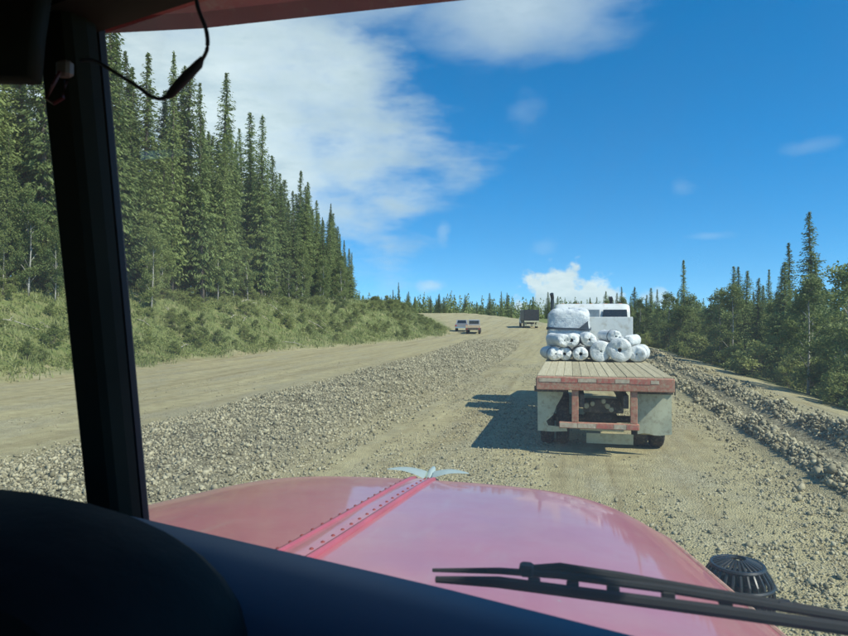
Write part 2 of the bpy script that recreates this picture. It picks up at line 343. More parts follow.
def zone(x, y):
    xs = x - curve(y); d = xbank(y) - xs
    g = sstep(-.3, 1.8, d + .9 * fbm(x * .7, y * .7)); g = np.maximum(g, sstep(7.4, 9.5, xs + .8 * fbm(x * .5, y * .5)))
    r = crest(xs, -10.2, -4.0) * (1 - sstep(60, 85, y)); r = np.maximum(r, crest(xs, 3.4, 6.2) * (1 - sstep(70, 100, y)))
    rd = np.clip(1 - g - r, 0, 1)
    return g, r, rd
xs_ = np.concatenate([-np.geomspace(900, 50, 26)[:-1], np.arange(-50, -34, .9), np.arange(-34, 12, .32), np.arange(12, 30, .9), np.geomspace(30, 900, 28)])
ys_ = np.concatenate([-np.geomspace(300, 6, 16), np.arange(-5, 3, .8), np.arange(3, 45, .36), np.arange(45, 130, .8), np.geomspace(130, 2500, 60)])
GX, GY = np.meshgrid(xs_, ys_); GZ = height(GX, GY); nx, ny = len(xs_), len(ys_)
g_, r_, d_ = zone(GX, GY)
Vg = np.stack([GX, GY, GZ], -1).reshape(-1, 3); Cg = np.stack([g_, r_, d_, np.ones_like(g_)], -1).reshape(-1, 4)
ii = (np.arange(ny - 1)[:, None] * nx + np.arange(nx - 1)[None]).ravel()
Fg = np.stack([ii, ii + 1, ii + nx + 1, ii + nx], 1)
FC = Vg[Fg].mean(1); fxs = FC[:, 0] - curve(FC[:, 1]); fd = xbank(FC[:, 1]) - fxs
cls = np.full(len(Fg), 4)
cls[(fxs > -4.6) & (fxs < 3.6)] = 0
cls[(fxs <= -4.6) & (fxs > -9.6)] = np.where(FC[(fxs <= -4.6) & (fxs > -9.6), 1] < 78, 1, 0)
cls[(fxs <= -9.6) & (fd < 0)] = 2
cls[(fd >= 0)] = 3
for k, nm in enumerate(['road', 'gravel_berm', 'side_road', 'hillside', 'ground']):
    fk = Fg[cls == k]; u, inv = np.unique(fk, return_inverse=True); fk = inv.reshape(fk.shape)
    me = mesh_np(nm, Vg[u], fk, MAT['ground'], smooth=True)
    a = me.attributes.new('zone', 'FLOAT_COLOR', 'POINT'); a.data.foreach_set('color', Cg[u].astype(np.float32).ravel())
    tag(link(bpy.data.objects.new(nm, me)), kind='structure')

# ---------------------------------------------------------------- stones
def ico():
    p = (1 + 5 ** .5) / 2
    v = np.array([(-1, p, 0), (1, p, 0), (-1, -p, 0), (1, -p, 0), (0, -1, p), (0, 1, p), (0, -1, -p), (0, 1, -p), (p, 0, -1), (p, 0, 1), (-p, 0, -1), (-p, 0, 1)], float)
    f = np.array([(0, 11, 5), (0, 5, 1), (0, 1, 7), (0, 7, 10), (0, 10, 11), (1, 5, 9), (5, 11, 4), (11, 10, 2), (10, 7, 6), (7, 1, 8), (3, 9, 4), (3, 4, 2), (3, 2, 6), (3, 6, 8), (3, 8, 9), (4, 9, 5), (2, 4, 11), (6, 2, 10), (8, 6, 7), (9, 8, 1)])
    return v / np.linalg.norm(v[0]), f
def octa():
    v = np.array([(1, 0, 0), (-1, 0, 0), (0, 1, 0), (0, -1, 0), (0, 0, 1), (0, 0, -1)], float)
    return v, np.array([(0, 2, 4), (2, 1, 4), (1, 3, 4), (3, 0, 4), (2, 0, 5), (1, 2, 5), (3, 1, 5), (0, 3, 5)])
def scatter(name, shape, P, S, mat, label, jit=.3, sink=.25):
    v, f = shape; n = len(P); nv = len(v)
    A = v[None] * (1 + jit * (rng.random((n, nv, 1)) * 2 - 1))
    A = A * (rng.uniform(.6, 1.25, (n, 1, 3)) * np.array([1, 1, .75]))
    q = rng.normal(size=(n, 4)); q /= np.linalg.norm(q, axis=1)[:, None]; w, x, y, z = q.T
    Rm = np.stack([1 - 2 * (y * y + z * z), 2 * (x * y - z * w), 2 * (x * z + y * w), 2 * (x * y + z * w), 1 - 2 * (x * x + z * z), 2 * (y * z - x * w), 2 * (x * z - y * w), 2 * (y * z + x * w), 1 - 2 * (x * x + y * y)], -1).reshape(n, 3, 3)
    A = np.einsum('nij,nkj->nki', Rm, A) * S[:, None, None]
    C = np.stack([P[:, 0], P[:, 1], height(P[:, 0], P[:, 1]) + S * (sink + rng.uniform(-.45, .2, n))], -1)
    V = (A + C[:, None]).reshape(-1, 3); F = (f[None] + (np.arange(n) * nv)[:, None, None]).reshape(-1, 3)
    me = mesh_np(name, V, F, mat, tint=np.repeat(rng.random(n), len(f)))
    return tag(link(bpy.data.objects.new(name, me)), label, 'gravel', kind='stuff')
def pts_in(n, a, b, y0, y1, pw=1.6):
    y = y0 + (y1 - y0) * rng.random(n) ** pw; xs = rng.uniform(a, b, n)
    return np.stack([xs + curve(y), y], -1)
n1 = 100000
P = pts_in(n1, -10.1, -4.0, 4, 72, 1.7)
cx = np.abs((P[:, 0] - curve(P[:, 1])) + 7.0) / 3.0
P = P[rng.random(n1) > .75 * cx ** 3]
scatter('gravel_heap', octa(), P, rng.uniform(.015, .036, len(P)) * np.exp(rng.normal(0, .32, len(P))) * (.85 + .012 * P[:, 1]), MAT['stone'], 'crushed pale stone heaped along the berm between the two lanes', .42, .42)
P = np.concatenate([pts_in(13000, 3.75, 4.4, 6, 70, 1.6), pts_in(18000, 4.95, 5.8, 6, 75, 1.6), pts_in(6000, 3.0, 6.8, 5, 60, 1.5)])
scatter('windrow_gravel', octa(), P, rng.uniform(.018, .045, len(P)) * np.exp(rng.normal(0, .38, len(P))) * (.85 + .01 * P[:, 1]), MAT['stone_dark'], 'small broken stone in the windrows along the shoulder', .42, .4)
P = np.concatenate([pts_in(110000, -4.6, 3.9, 4, 36, 1.6), pts_in(5000, -15, -9.6, 6, 40, 1.4)])
dens = fbm(P[:, 0] * .9, P[:, 1] * .28) + .3 * fbm(P[:, 0] * .35, P[:, 1] * .05 + 7)
P = P[dens > rng.uniform(-.30, .38, len(P))]
scatter('loose_gravel', octa(), P, rng.uniform(.010, .024, len(P)) * np.exp(rng.normal(0, .3, len(P))), MAT['stone'], 'loose gravel scattered over the surface of the road', .25, .3)

def rock_mesh(name, seed):
    r2 = np.random.default_rng(seed); v, f = ico()
    # one subdivision, then cut by random planes so that faces read as broken stone
    V = [tuple(x) for x in v]; F = []; cache = {}
    def mid(a, b):
        k = (min(a, b), max(a, b))
        if k not in cache: m = (np.array(V[a]) + np.array(V[b])) / 2; V.append(tuple(m / np.linalg.norm(m))); cache[k] = len(V) - 1
        return cache[k]
    for a, b, c in f:
        d, e, g = mid(a, b), mid(b, c), mid(c, a); F += [(a, d, g), (b, e, d), (c, g, e), (d, e, g)]
    V = np.array(V)
    for k in range(9):
        n = r2.normal(size=3); n /= np.linalg.norm(n); h = r2.uniform(.5, .85); s_ = V @ n; V = V - np.clip(s_ - h, 0, 9)[:, None] * n[None]
    V = V * r2.uniform(.7, 1.2, 3) * np.array([1, 1, .8]) + r2.normal(0, .03, V.shape)
    V[:, 2] -= V[:, 2].min() * .75
    return V, np.array(F)
rockA = [mesh_np('rock', *rock_mesh('rock', 50 + k), MAT['stone_dark']) for k in range(6)]
rockB = [mesh_np('rock', *rock_mesh('rock', 80 + k), MAT['stone']) for k in range(5)]
def rocks(meshes, spots, smin, smax, label, group):
    for k, (x, y) in enumerate(spots):
        o = bpy.data.objects.new('rock', meshes[k % len(meshes)]); s = random.uniform(smin, smax)
        o.location = (x, y, float(height(x, y)) - s * .15); o.rotation_euler = (random.uniform(-.4, .4), random.uniform(-.4, .4), random.uniform(0, 6.28)); o.scale = (s, s, s)
        tag(link(o), label, 'rock', group)
rocks(rockA, pts_in(75, 3.85, 4.4, 10, 32, 1.3), .045, .10, 'angular rock in the low windrow at the edge of the driving lane', 'rocks in the low windrow')
rocks(rockA, pts_in(85, 4.95, 5.8, 12, 36, 1.3), .05, .12, 'angular rock in the higher windrow beside the trees', 'rocks in the higher windrow')
rocks(rockB, pts_in(90, -9.2, -4.9, 7, 26, 1.2), .04, .085, 'pale broken rock lying on the gravel berm', 'larger rocks on the gravel berm')

# ---------------------------------------------------------------- vegetation prototypes
def cards(C, D, L, W, up_jit=.5):
    """n leaf-sized diamond quads: centre C, long axis D, length L, width W"""
    n = len(C); D = D / np.linalg.norm(D, axis=1)[:, None]
    r_ = rng.normal(size=(n, 3)); s_ = np.cross(D, r_); s_ /= np.linalg.norm(s_, axis=1)[:, None]
    L = np.broadcast_to(L, n)[:, None]; W = np.broadcast_to(W, n)[:, None]
    V = np.stack([C - D * L * .5, C + s_ * W * .5 - D * L * .08, C + D * L * .5, C - s_ * W * .5 - D * L * .08], 1).reshape(-1, 3)
    return V, np.arange(4 * n).reshape(n, 4)
def trunk_mesh(name, H, r, mat, lean=0, seg=7):
    m = MB(); k = 9
    m.tube([(lean * (i / k) ** 2 + .04 * math.sin(i * 1.7), .04 * math.cos(i * 2.3), -.25 + (H + .2) * i / k) for i in range(k + 1)], [max(.012, r * (1 - i / k) ** .85 * (1.35 if i == 0 else 1)) for i in range(k + 1)], seg)
    return m
def spruce(H, Rm, base_frac, dens, seed):
    r2 = np.random.default_rng(seed)
    trunk = trunk_mesh('trunk', H * .97, .011 * H + .02, MAT['bark'])
    C = []; D = []; L = []; W = []; T = []
    h = base_frac * H; side = r2.random() * 6.28
    while h < H * .985:
        f = (h - base_frac * H) / (H * (1 - base_frac)); rad = Rm * ((1 - f) ** .78) * (.6 + .4 * min(1, f * 6)) * (1 + .18 * math.sin(h * 1.9 + seed)) + .05
        nb = max(6, int(round(dens * (6.5 + 4.5 * (1 - f)))))
        for k in range(nb):
            a = r2.random() * 6.283; l = rad * r2.uniform(.55, 1.2)
            if f < .25 and r2.random() < .1: continue
            droop = (-.55 + .75 * f ** 1.5) + r2.normal(0, .16); ns = max(5, int(l / .075 * dens))
            s_ = (np.arange(ns) + r2.random(ns)) / ns
            x = s_ ** .85 * l; dz = droop * x + .35 * (x / max(l, .1)) ** 2 * l * .6
            for q in range(ns):
                b = a + r2.normal(0, .22 * (1 - s_[q]) + .05)
                C.append((math.cos(b) * x[q], math.sin(b) * x[q], h + dz[q] + r2.normal(0, .05)))
                sd = a + r2.choice([-1, 1]) * r2.uniform(.2, 1.2)
                D.append((math.cos(sd), math.sin(sd), droop - r2.uniform(.1, .9)))
                L.append(r2.uniform(.18, .36) * (1.15 - .6 * f)); W.append(r2.uniform(.06, .12) * (1.1 - .4 * f))
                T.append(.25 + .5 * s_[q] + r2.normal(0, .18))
        h += r2.uniform(.6, 1.2) * .0165 * H * (1 - .4 * f)
    V, F = cards(np.array(C), np.array(D), np.array(L), np.array(W))
    # the leader
    me = mesh_np('crown', V, F, MAT['spruce'], tint=np.clip(T, 0, 1))
    return trunk, me
def broadleaf(H, Rm, seed, mat, nclump=34, nl=95, leaf=.13, low=.18, barkmat='pale_bark', stems=1):
    r2 = np.random.default_rng(seed); C = []; D = []; T = []; tr = MB()
    for s_ in range(stems):
        a0 = s_ * 2.4 + seed; le = (0 if stems == 1 else .32 * Rm)
        tr.tube([(math.cos(a0) * le * t + .03 * H * math.sin(5 * t + seed) * .3, math.sin(a0) * le * t, -.2 + (H * .85 + .2) * t) for t in np.linspace(0, 1, 6)], [max(.008, .012 * H * (1 - .85 * t)) for t in np.linspace(0, 1, 6)], 6)
    for k in range(nclump):
        f = low + (1 - low) * (k + r2.random()) / nclump; rr = Rm * (math.sin(math.pi * min(1, .18 + .8 * (f - low) / (1 - low))) ** .8) * r2.uniform(.25, 1.0); a = r2.random() * 6.283
        c = np.array([math.cos(a) * rr, math.sin(a) * rr, f * H]); cr_ = Rm * r2.uniform(.22, .42)
        if k % 3 == 0: tr.tube([(0, 0, max(.1, c[2] - rr * .8)), tuple(c * .6 + np.array([0, 0, c[2] * .38])), tuple(c)], [.012 * H * .35, .008 * H * .3, .006], 5)
        p = r2.normal(size=(nl, 3)); p /= np.linalg.norm(p, axis=1)[:, None]; p *= (r2.random(nl) ** .45)[:, None] * cr_ * np.array([1, 1, .75])
        C.append(c + p); D.append(r2.normal(size=(nl, 3)) - np.array([0, 0, .3])); T.append(np.clip(.5 + r2.normal(0, .2) + r2.normal(0, .14, nl), 0, 1))
    C = np.concatenate(C); D = np.concatenate(D); V, F = cards(C, D, leaf * r2.uniform(.7, 1.3, len(C)), leaf * .7)
    V[:, 2] = np.maximum(V[:, 2], .02)
    return tr, mesh_np('crown', V, F, MAT[mat], tint=np.concatenate(T))
def proto(tr, crown, bark): 
    t = mesh_np('trunk', tr.v, tr.f, MAT[bark], smooth=True); return t, crown
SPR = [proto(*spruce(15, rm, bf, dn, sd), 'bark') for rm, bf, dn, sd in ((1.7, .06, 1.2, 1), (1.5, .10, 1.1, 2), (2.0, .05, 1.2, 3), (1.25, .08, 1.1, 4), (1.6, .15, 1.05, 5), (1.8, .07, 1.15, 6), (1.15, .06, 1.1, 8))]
ASP = [proto(*broadleaf(7, 1.5, sd, 'aspen', 40, 150, .14, .16), 'pale_bark') for sd in (11, 12, 13)]
SHR = [proto(*broadleaf(1.5, .85, sd, 'shrub', 20, 95, .095, .1, stems=4), 'bark') for sd in (21, 22, 23, 24)]
def plant(name, pr, x, y, h, h0, label, cat, group, part='crown', wide=1.0, tilt=.02):
    o = empty(name, (x, y, float(height(x, y)) - .03), random.uniform(0, 6.28)); s = h / h0
    o.rotation_euler = (random.gauss(0, tilt), random.gauss(0, tilt), random.uniform(0, 6.28)); w = wide * random.uniform(.88, 1.14)
    o.scale = (s * w, s * w, s)
    tag(o, label, cat, group)
    link(bpy.data.objects.new('trunk' if part == 'crown' else 'stem', pr[0]), o); link(bpy.data.objects.new(part, pr[1]), o)
    return o
def pxof(x, y):
    s, c = math.sin(R(12.7)), math.cos(R(12.7)); return 424 + 650 * (c * x + s * y) / max(.1, c * y - s * x)

# forest above the cut bank
L1 = 'tall dark spruce at the sunlit edge of the forest above the cut bank'; G1 = 'spruces along the forest edge above the bank'
L2 = 'slender spruce crowded deeper in the forest above the cut bank'; G2 = 'spruces deeper in the forest'
rows = [(-30.6, 1.75, L1, G1), (-32.6, 1.6, L1, G1), (-35, 1.9, L2, G2), (-38, 2.5, L2, G2)]
for X, stp, lb, gr in rows:
    y = 20 + random.random()
    while y < 118:
        x = X + random.gauss(0, .7); yy = y + random.gauss(0, .4)
        if pxof(x, yy) < 351 and random.random() > .06:
            hh = 17.8 + 4.6 * float(fbm(yy * .16, x * .3)) + random.gauss(0, 1.7)
            hh *= float(np.interp(pxof(x, yy), [60, 130, 200, 260, 300, 325, 352], [1.0, 1.0, .93, .87, .80, .66, .48])) * random.uniform(.95, 1.06)
            if random.random() < .18: hh *= random.uniform(.55, .8)
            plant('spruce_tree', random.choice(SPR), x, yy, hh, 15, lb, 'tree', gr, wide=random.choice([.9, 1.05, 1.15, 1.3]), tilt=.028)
        y += stp * random.uniform(.6, 1.4)
y = 20
while y < 92:
    x = -29.4 + random.gauss(0, .9)
    if pxof(x, y) < 345: plant('aspen_tree', random.choice(ASP), x, y, random.uniform(3, 6.2), 7, 'pale green young aspen in front of the dark spruces above the bank', 'tree', 'young aspens at the forest edge', wide=.9)
    y += random.uniform(.6, 1.7)
# shrubs on the cut bank
for k in range(270):
    y = 16 + 84 * random.random() ** 1.15; d = 1.3 + 8.0 * random.random() ** .9; x = float(xbank(np.array(y)) + curve(np.array(y))) - d
    plant('shrub', random.choice(SHR), x, y, random.uniform(.4, 1.2) * (1.0 if d > 6.5 else .85), 1.5, *(('leafy green shrub at the foot of the cut bank beside the side road', 'shrub', 'shrubs at the foot of the bank') if d < 3.4 else ('leafy green shrub at the top of the cut bank below the forest', 'shrub', 'shrubs at the top of the bank') if d > 6.8 else ('leafy green shrub halfway up the cut bank', 'shrub', 'shrubs halfway up the bank')), part='foliage', wide=1.25)
# trees by the far shoulder, standing lower
LR, GR = 'dark spruce with its shaded side showing, behind the windrow rocks', 'spruces beyond the windrows'
def right_tree(x, y, h, pr=None, lb=LR, gr=GR): plant('spruce_tree', pr or random.choice(SPR), x, y, h, 15, lb, 'tree', gr, wide=1.25)
right_tree(14.6, 44.3, 10.9, SPR[0], 'tallest spruce rising above the shaded trees behind the windrow', None)
right_tree(15.6, 41.5, 8.2); right_tree(12.8, 42.5, 8.6, SPR[3]); right_tree(13.4, 40.0, 7.4)
right_tree(11.6, 51, 7.6, SPR[4]); right_tree(13.2, 56, 8.4, SPR[1]); right_tree(15, 55, 8.1, SPR[3]); right_tree(9.0, 56, 7.9, SPR[6], 'lone slim spruce standing above low bushes by the white cab', None)
for k in range(85):
    y = 23 + 95 * random.random() ** 1.2; x = float(curve(np.array(y))) + 9.6 + 14 * random.random() ** 1.2 + max(0, 30 - y) * .08
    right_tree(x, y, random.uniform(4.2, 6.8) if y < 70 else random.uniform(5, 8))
for k in range(85):
    y = 22 + 80 * random.random() ** 1.25; x = float(curve(np.array(y))) + 8.6 + 8 * random.random() ** 1.3
    plant('aspen_tree', random.choice(ASP), x, y, random.uniform(2.6, 5.2), 7, 'leafy young aspen in the low woods beyond the windrows', 'tree', 'aspens beyond the windrows', wide=1.15)
for k in range(60):
    y = 20 + 70 * random.random() ** 1.3; x = float(curve(np.array(y))) + 8.0 + 3 * random.random()
    plant('shrub', random.choice(SHR), x, y, random.uniform(.7, 1.7), 1.5, 'leafy shrub below the trees beyond the windrows', 'shrub', 'shrubs beyond the windrows', 'foliage', wide=1.2)
# tree line along the skyline
for k in range(44):
    a = R(random.uniform(-15.5, 2.5)); t = random.uniform(200, 215); x, y = t * math.sin(a), t * math.cos(a)
    plant('spruce_tree', random.choice(SPR), x, y, random.choice([4, 5, 5.5, 6, 7, 8.5]) * random.uniform(.8, 1.1), 15, 'small distant spruce on the skyline past the bend', 'tree', 'spruces on the skyline', wide=1.6)
for a, t, h in ((-14.9, 150, 7.8), (-14.2, 150, 5.5), (-13.5, 152, 5), (-15.9, 150, 4.6), (-16.4, 149, 4)):
    plant('spruce_tree', random.choice(SPR), t * math.sin(R(a)), t * math.cos(R(a)), h, 15, 'spruce of the small clump above the end of the bank', 'tree', 'clump above the end of the bank', wide=1.3)

# the forest behind the skyline trees reads as one mass
nt = 1500; a = np.radians(rng.uniform(-34, 30, nt)); t = rng.uniform(206, 320, nt); X0, Y0 = t * np.sin(a), t * np.cos(a); H0 = rng.uniform(3.2, 7, nt) * (1 + .35 * fbm(a * 14, a * 0)); C = []; D = []; Ls = []; Ts = []
for k in range(nt):
    m_ = 60; f = rng.random(m_) ** 1.25; rr = (.26 * H0[k] * (1 - f) + .12) * np.sqrt(rng.random(m_)); b = rng.random(m_) * 6.283
    C.append(np.stack([X0[k] + rr * np.cos(b), Y0[k] + rr * np.sin(b), height(X0[k], Y0[k]) + f * H0[k]], -1)); D.append(np.stack([np.cos(b), np.sin(b), -.9 + .2 * rng.normal(size=m_)], -1)); Ls.append(rng.uniform(.6, 1.2, m_) * (1.2 - .6 * f)); Ts.append(np.clip(rng.normal(.45, .2, m_) + rng.normal(0, .12), 0, 1))
V, F = cards(np.concatenate(C), np.concatenate(D), np.concatenate(Ls), np.concatenate(Ls) * .5)
tag(link(bpy.data.objects.new('far_forest', mesh_np('far_forest', V, F, MAT['spruce'], tint=np.concatenate(Ts)))), 'low dark spruce forest stretching behind the bend', 'forest', kind='stuff')

# grass and litter on the bank
n = 52000
y = 14 + 95 * rng.random(n) ** 1.3; d = -.2 + 12 * rng.random(n); x = xbank(y) + curve(y) - d
keep = rng.random(n) < sstep(-.3, 1.6, d + 1.2 * fbm(x * .6, y * .6)) * (.45 + .9 * (fbm(x * .5 + 40, y * .5) + .45)); x, y = x[keep], y[keep]; n = len(x)
z = height(x, y); L = rng.uniform(.12, .40, n); a = rng.random(n) * 6.283; le = rng.normal(0, .35, (n, 2)) * L[:, None]; w = rng.uniform(.02, .055, n)
b0 = np.stack([x - np.cos(a) * w, y - np.sin(a) * w, z - .03], -1); b1 = np.stack([x + np.cos(a) * w, y + np.sin(a) * w, z - .03], -1); tp = np.stack([x + le[:, 0], y + le[:, 1], z + L], -1)
me = mesh_np('grass', np.stack([b0, b1, tp], 1).reshape(-1, 3), np.arange(3 * n).reshape(n, 3), MAT['grass'], tint=np.clip(.5 + .5 * fbm(x * .4, y * .4) + rng.normal(0, .2, n), 0, 1))
tag(link(bpy.data.objects.new('grass', me)), 'green and straw coloured grass covering the cut bank', 'grass', kind='stuff')
nc = 2600; y = 14 + 90 * rng.random(nc) ** 1.3; d = .6 + 10.5 * rng.random(nc); x = xbank(y) + curve(y) - d; kk = fbm(x * .45 + 9, y * .45) > -.18; x, y = x[kk], y[kk]; nc = len(x); m_ = 30
rr = rng.uniform(.18, .55, nc); p_ = rng.normal(size=(nc, m_, 3)); p_ /= np.linalg.norm(p_, axis=2)[..., None]; p_ *= (rng.random((nc, m_, 1)) ** .4) * rr[:, None, None]; p_[..., 2] = np.abs(p_[..., 2]) * 1.1
C = (p_ + np.stack([x, y, height(x, y)], -1)[:, None]).reshape(-1, 3); V, F = cards(C, rng.normal(size=C.shape), rng.uniform(.07, .14, len(C)), .075)
tag(link(bpy.data.objects.new('undergrowth', mesh_np('undergrowth', V, F, MAT['shrub'], tint=np.clip(np.repeat(rng.normal(.5, .3, nc), m_) + rng.normal(0, .15, nc * m_), 0, 1)))), 'low leafy undergrowth spreading over the cut bank', 'undergrowth', kind='stuff')
for k in range(26):
    y = random.uniform(18, 60); d = random.uniform(2, 8.5); x = float(xbank(np.array(y)) + curve(np.array(y))) - d; l = random.uniform(.7, 2.2); a = random.uniform(0, 3.14)
    z0 = float(height(x, y)); x1, y1 = x + l * math.cos(a), y + l * math.sin(a); m = MB(); m.tube([(0, 0, .06), (l * .5 * math.cos(a), l * .5 * math.sin(a), (float(height(x1, y1)) - z0) * .5 + .2), (l * math.cos(a), l * math.sin(a), float(height(x1, y1)) - z0 + .1)], [.035, .03, .012], 6)
    m.tube([(l * .4 * math.cos(a), l * .4 * math.sin(a), (float(height(x1, y1)) - z0) * .4 + .16), (l * .6 * math.cos(a + .6), l * .6 * math.sin(a + .6), (float(height(x1, y1)) - z0) * .5 + .45)], [.018, .006], 5)
    tag(m.build('dead_branch', MAT['dead'], loc=(x, y, z0), smooth=True), 'bleached dead branch lying among the grass on the cut bank', 'branch', 'dead branches on the bank')

# ---------------------------------------------------------------- flatbed truck ahead
def wheel(parent, x, y, r, w, z=None):
    z = r if z is None else z; m = MB()
    m.lathe([(r * .56, -w * .42), (r * .62, -w / 2), (r * .9, -w / 2), (r * .98, -w * .38), (r, -w * .2), (r * .985, -.01), (r * .985, .01), (r, w * .2), (r * .98, w * .38), (r * .9, w / 2), (r * .62, w / 2), (r * .56, w * .42)], (x, y, z), 'x', 32)
    o = m.build('wheel', MAT['tyre'], parent, True)
    q = MB(); q.lathe([(.02, -w * .2), (r * .2, -w * .25), (r * .25, -w * .1), (r * .5, -w * .12), (r * .57, -w * .43), (r * .57, w * .43), (r * .5, w * .12), (r * .25, w * .1), (r * .2, w * .25), (.02, w * .2)], (x, y, z), 'x', 24)
    q.build('rim', MAT['rim'], o, True); return o
FT = empty('flatbed_truck', (.60, 12.38, 0), 0); FT.scale = (.94, 1, 1.035); FT.location.z = float(height(.6, 13.6)) ; FT['label'] = 'white flatbed truck driving ahead with a worn wooden deck and pale mud flaps'; FT['category'] = 'truck'
DL = 6.2
dk = MB().box(-1.27, 1.27, .0, DL, 1.385, 1.405).build('deck', MAT['plank'], FT)
pw = 2.58 / 15; pm = None
for k in range(15):
    o = bpy.data.objects.new('plank', pm) if pm else None
    if pm is None:
        o = MB().box(-pw / 2 + .0025, pw / 2 - .0025, .09, DL, 0, .045, .006).build('plank', MAT['plank'], dk); pm = o.data
    else: link(o, dk)
    o.location = (-1.29 + pw * (k + .5), random.uniform(-.015, .015), 1.409 + random.uniform(-.004, .004))
bmr = MB().box(-1.30, 1.30, -.06, .07, 1.20, 1.435, .012).build('rear_beam', MAT['rustred'], FT)
for x0, x1, c, z0, z1 in [(-1.25, -.82, 'tape_white', 1.345, 1.41), (-.82, -.5, 'tape_red', 1.34, 1.41), (-.5, -.14, 'tape_white', 1.35, 1.415), (-.14, .2, 'tape_red', 1.34, 1.41), (.2, .48, 'tape_white', 1.345, 1.41), (.48, .86, 'tape_red', 1.33, 1.41), (.86, 1.02, 'tape_white', 1.34, 1.40)]:
    MB().box(x0 + .006, x1 - .006, -.066, -.058, z0, z1).build('reflective_tape', MAT[c], bmr)
for s in (-1, 1):
    sr = MB().box(s * 1.29 - .03, s * 1.29 + .03, .075, DL, 1.24, 1.402, .008).build('side_rail', MAT['rustred'], FT)
    for k in range(6):
        q = MB().box(s * 1.325 - .012, s * 1.325 + .012, .6 + k * .95, .7 + k * .95, 1.22, 1.36, .004).build('stake_pocket', MAT['rustred'], sr)
MB().box(1.302, 1.312, -.055, .05, 1.15, 1.40).build('end_plate', MAT['steel'], FT)
for s in (-1, 1): MB().box(s * .42 - .05, s * .42 + .05, .08, 9.0, .88, 1.12, .01).build('chassis_rail', MAT['steel'], FT)
for k in range(8): MB().box(-1.25, 1.25, .4 + k * .75, .48 + k * .75, 1.27, 1.384).build('cross_member', MAT['steel'], FT)
# under-ride guard
gd = MB().box(-.86, .66, -.03, .05, .515, .625, .01).build('bumper_bar', MAT['rustred'], FT)
for x0, x1, c in ((-.85, -.5, 'tape_white'), (-.5, -.15, 'tape_white'), (-.15, .18, 'tape_red'), (.18, .42, 'tape_white'), (.42, .65, 'tape_red')):
    MB().box(x0 + .005, x1 - .005, -.037, -.029, .53, .61).build('reflective_tape', MAT[c], gd)
for x in (-.55, .56): MB().box(x - .065, x + .065, -.02, .06, .626, 1.199, .008).build('bumper_post', MAT['rustred'], FT)
MB().tube([(-.45, .3, .47), (.4, .3, .455)], .028, 8).build('cross_tube', MAT['flap'], FT, True)
MB().prism([(.55, .16), (.57, .16), (.5, .36), (.48, .36)], -.32, .6).build('rear_skirt', MAT['flap'], FT)
MB().box(-.38, .42, .6, .75, .72, .98, .02).build('hitch_block', MAT['steel'], FT)
for x, z, r in ((-.32, .86, .06), (-.2, .9, .05), (.02, .95, .05), (.1, .86, .055), (.17, .8, .05)):
    q = MB(); q.lathe([(0, -.05), (r * .8, -.045), (r, -.01), (r, .12), (0, .12)], (x, .55, z), 'y', 12); q.build('air_fitting', MAT['flap'], FT, True)
# mud flaps
def flap(x0, x1, zt, zb, curl, side):
    m = MB(); rows_ = []
    for th in (0, .014):
        rows2 = []
        for i in range(9):
            t = i / 8; z = zt + (zb - zt) * t; rows2.append([(x0 + (x1 - x0) * k / 6, .30 + th + curl * t * t * (.5 + .5 * math.cos(math.pi * (k / 6 if side > 0 else 1 - k / 6))) + .02 * math.sin(4 * t + k), z + (.02 * math.sin(k * 1.3) if i == 8 else 0)) for k in range(7)])
        rows_.append(rows2)
    a, b = rows_; ring = [ra + rb[::-1] for ra, rb in zip(a, b)]; m.grid(ring, True)
    n_ = len(ring[0]); m.f.append(list(range(n_))); m.f.append([8 * n_ + i for i in range(n_)][::-1])
    return m.build('mud_flap', MAT['flap'], FT, True)
flap(.66, 1.30, 1.19, .40, .04, 1)
fl = MB(); pl_ = [(-1.30, 1.19), (-.76, 1.19), (-.80, 1.05), (-.92, .86), (-.98, .70), (-1.12, .58), (-1.08, .50), (-.72, .47), (-.70, .40), (-1.0, .385), (-1.29, .40)]  # outline notched where the folded flap lies in shadow
nn = len(pl_); fl.add([(x, .30 + .14 * (1.19 - z) ** 2 * (x + 1.35), z) for x, z in pl_] + [(x, .315 + .14 * (1.19 - z) ** 2 * (x + 1.35), z) for x, z in pl_], [list(range(nn)), list(range(2 * nn - 1, nn - 1, -1))] + [[i_, (i_ + 1) % nn, (i_ + 1) % nn + nn, i_ + nn] for i_ in range(nn)])
fl = fl.build('mud_flap', MAT['flap'], FT); fl['label'] = 'folded mud flap with its shadowed lower part cut out of the outline'
for s, xx in ((1, .98), (-1, -1.02)): MB().box(xx - .34, xx + .34, .26, .292, 1.13, 1.235, .006).build('flap_bracket', MAT['steel'], FT)
for y in (1.35,):
    for s in (-1, 1):
        wheel(FT, s * 1.13, y, .51, .27); wheel(FT, s * .80, y, .51, .27)
    MB().tube([(-1.1, y, .51), (-.35, y, .51), (-.22, y, .55), (.22, y, .55), (.35, y, .51), (1.1, y, .51)], [.07, .07, .2, .2, .07, .07], 12).build('axle', MAT['steel'], FT, True)
for s in (-1, 1): wheel(FT, s * 1.02, 9.2, .51, .29)
MB().tube([(-1.0, 9.2, .51), (1.0, 9.2, .51)], .06, 8).build('front_axle', MAT['steel'], FT, True)
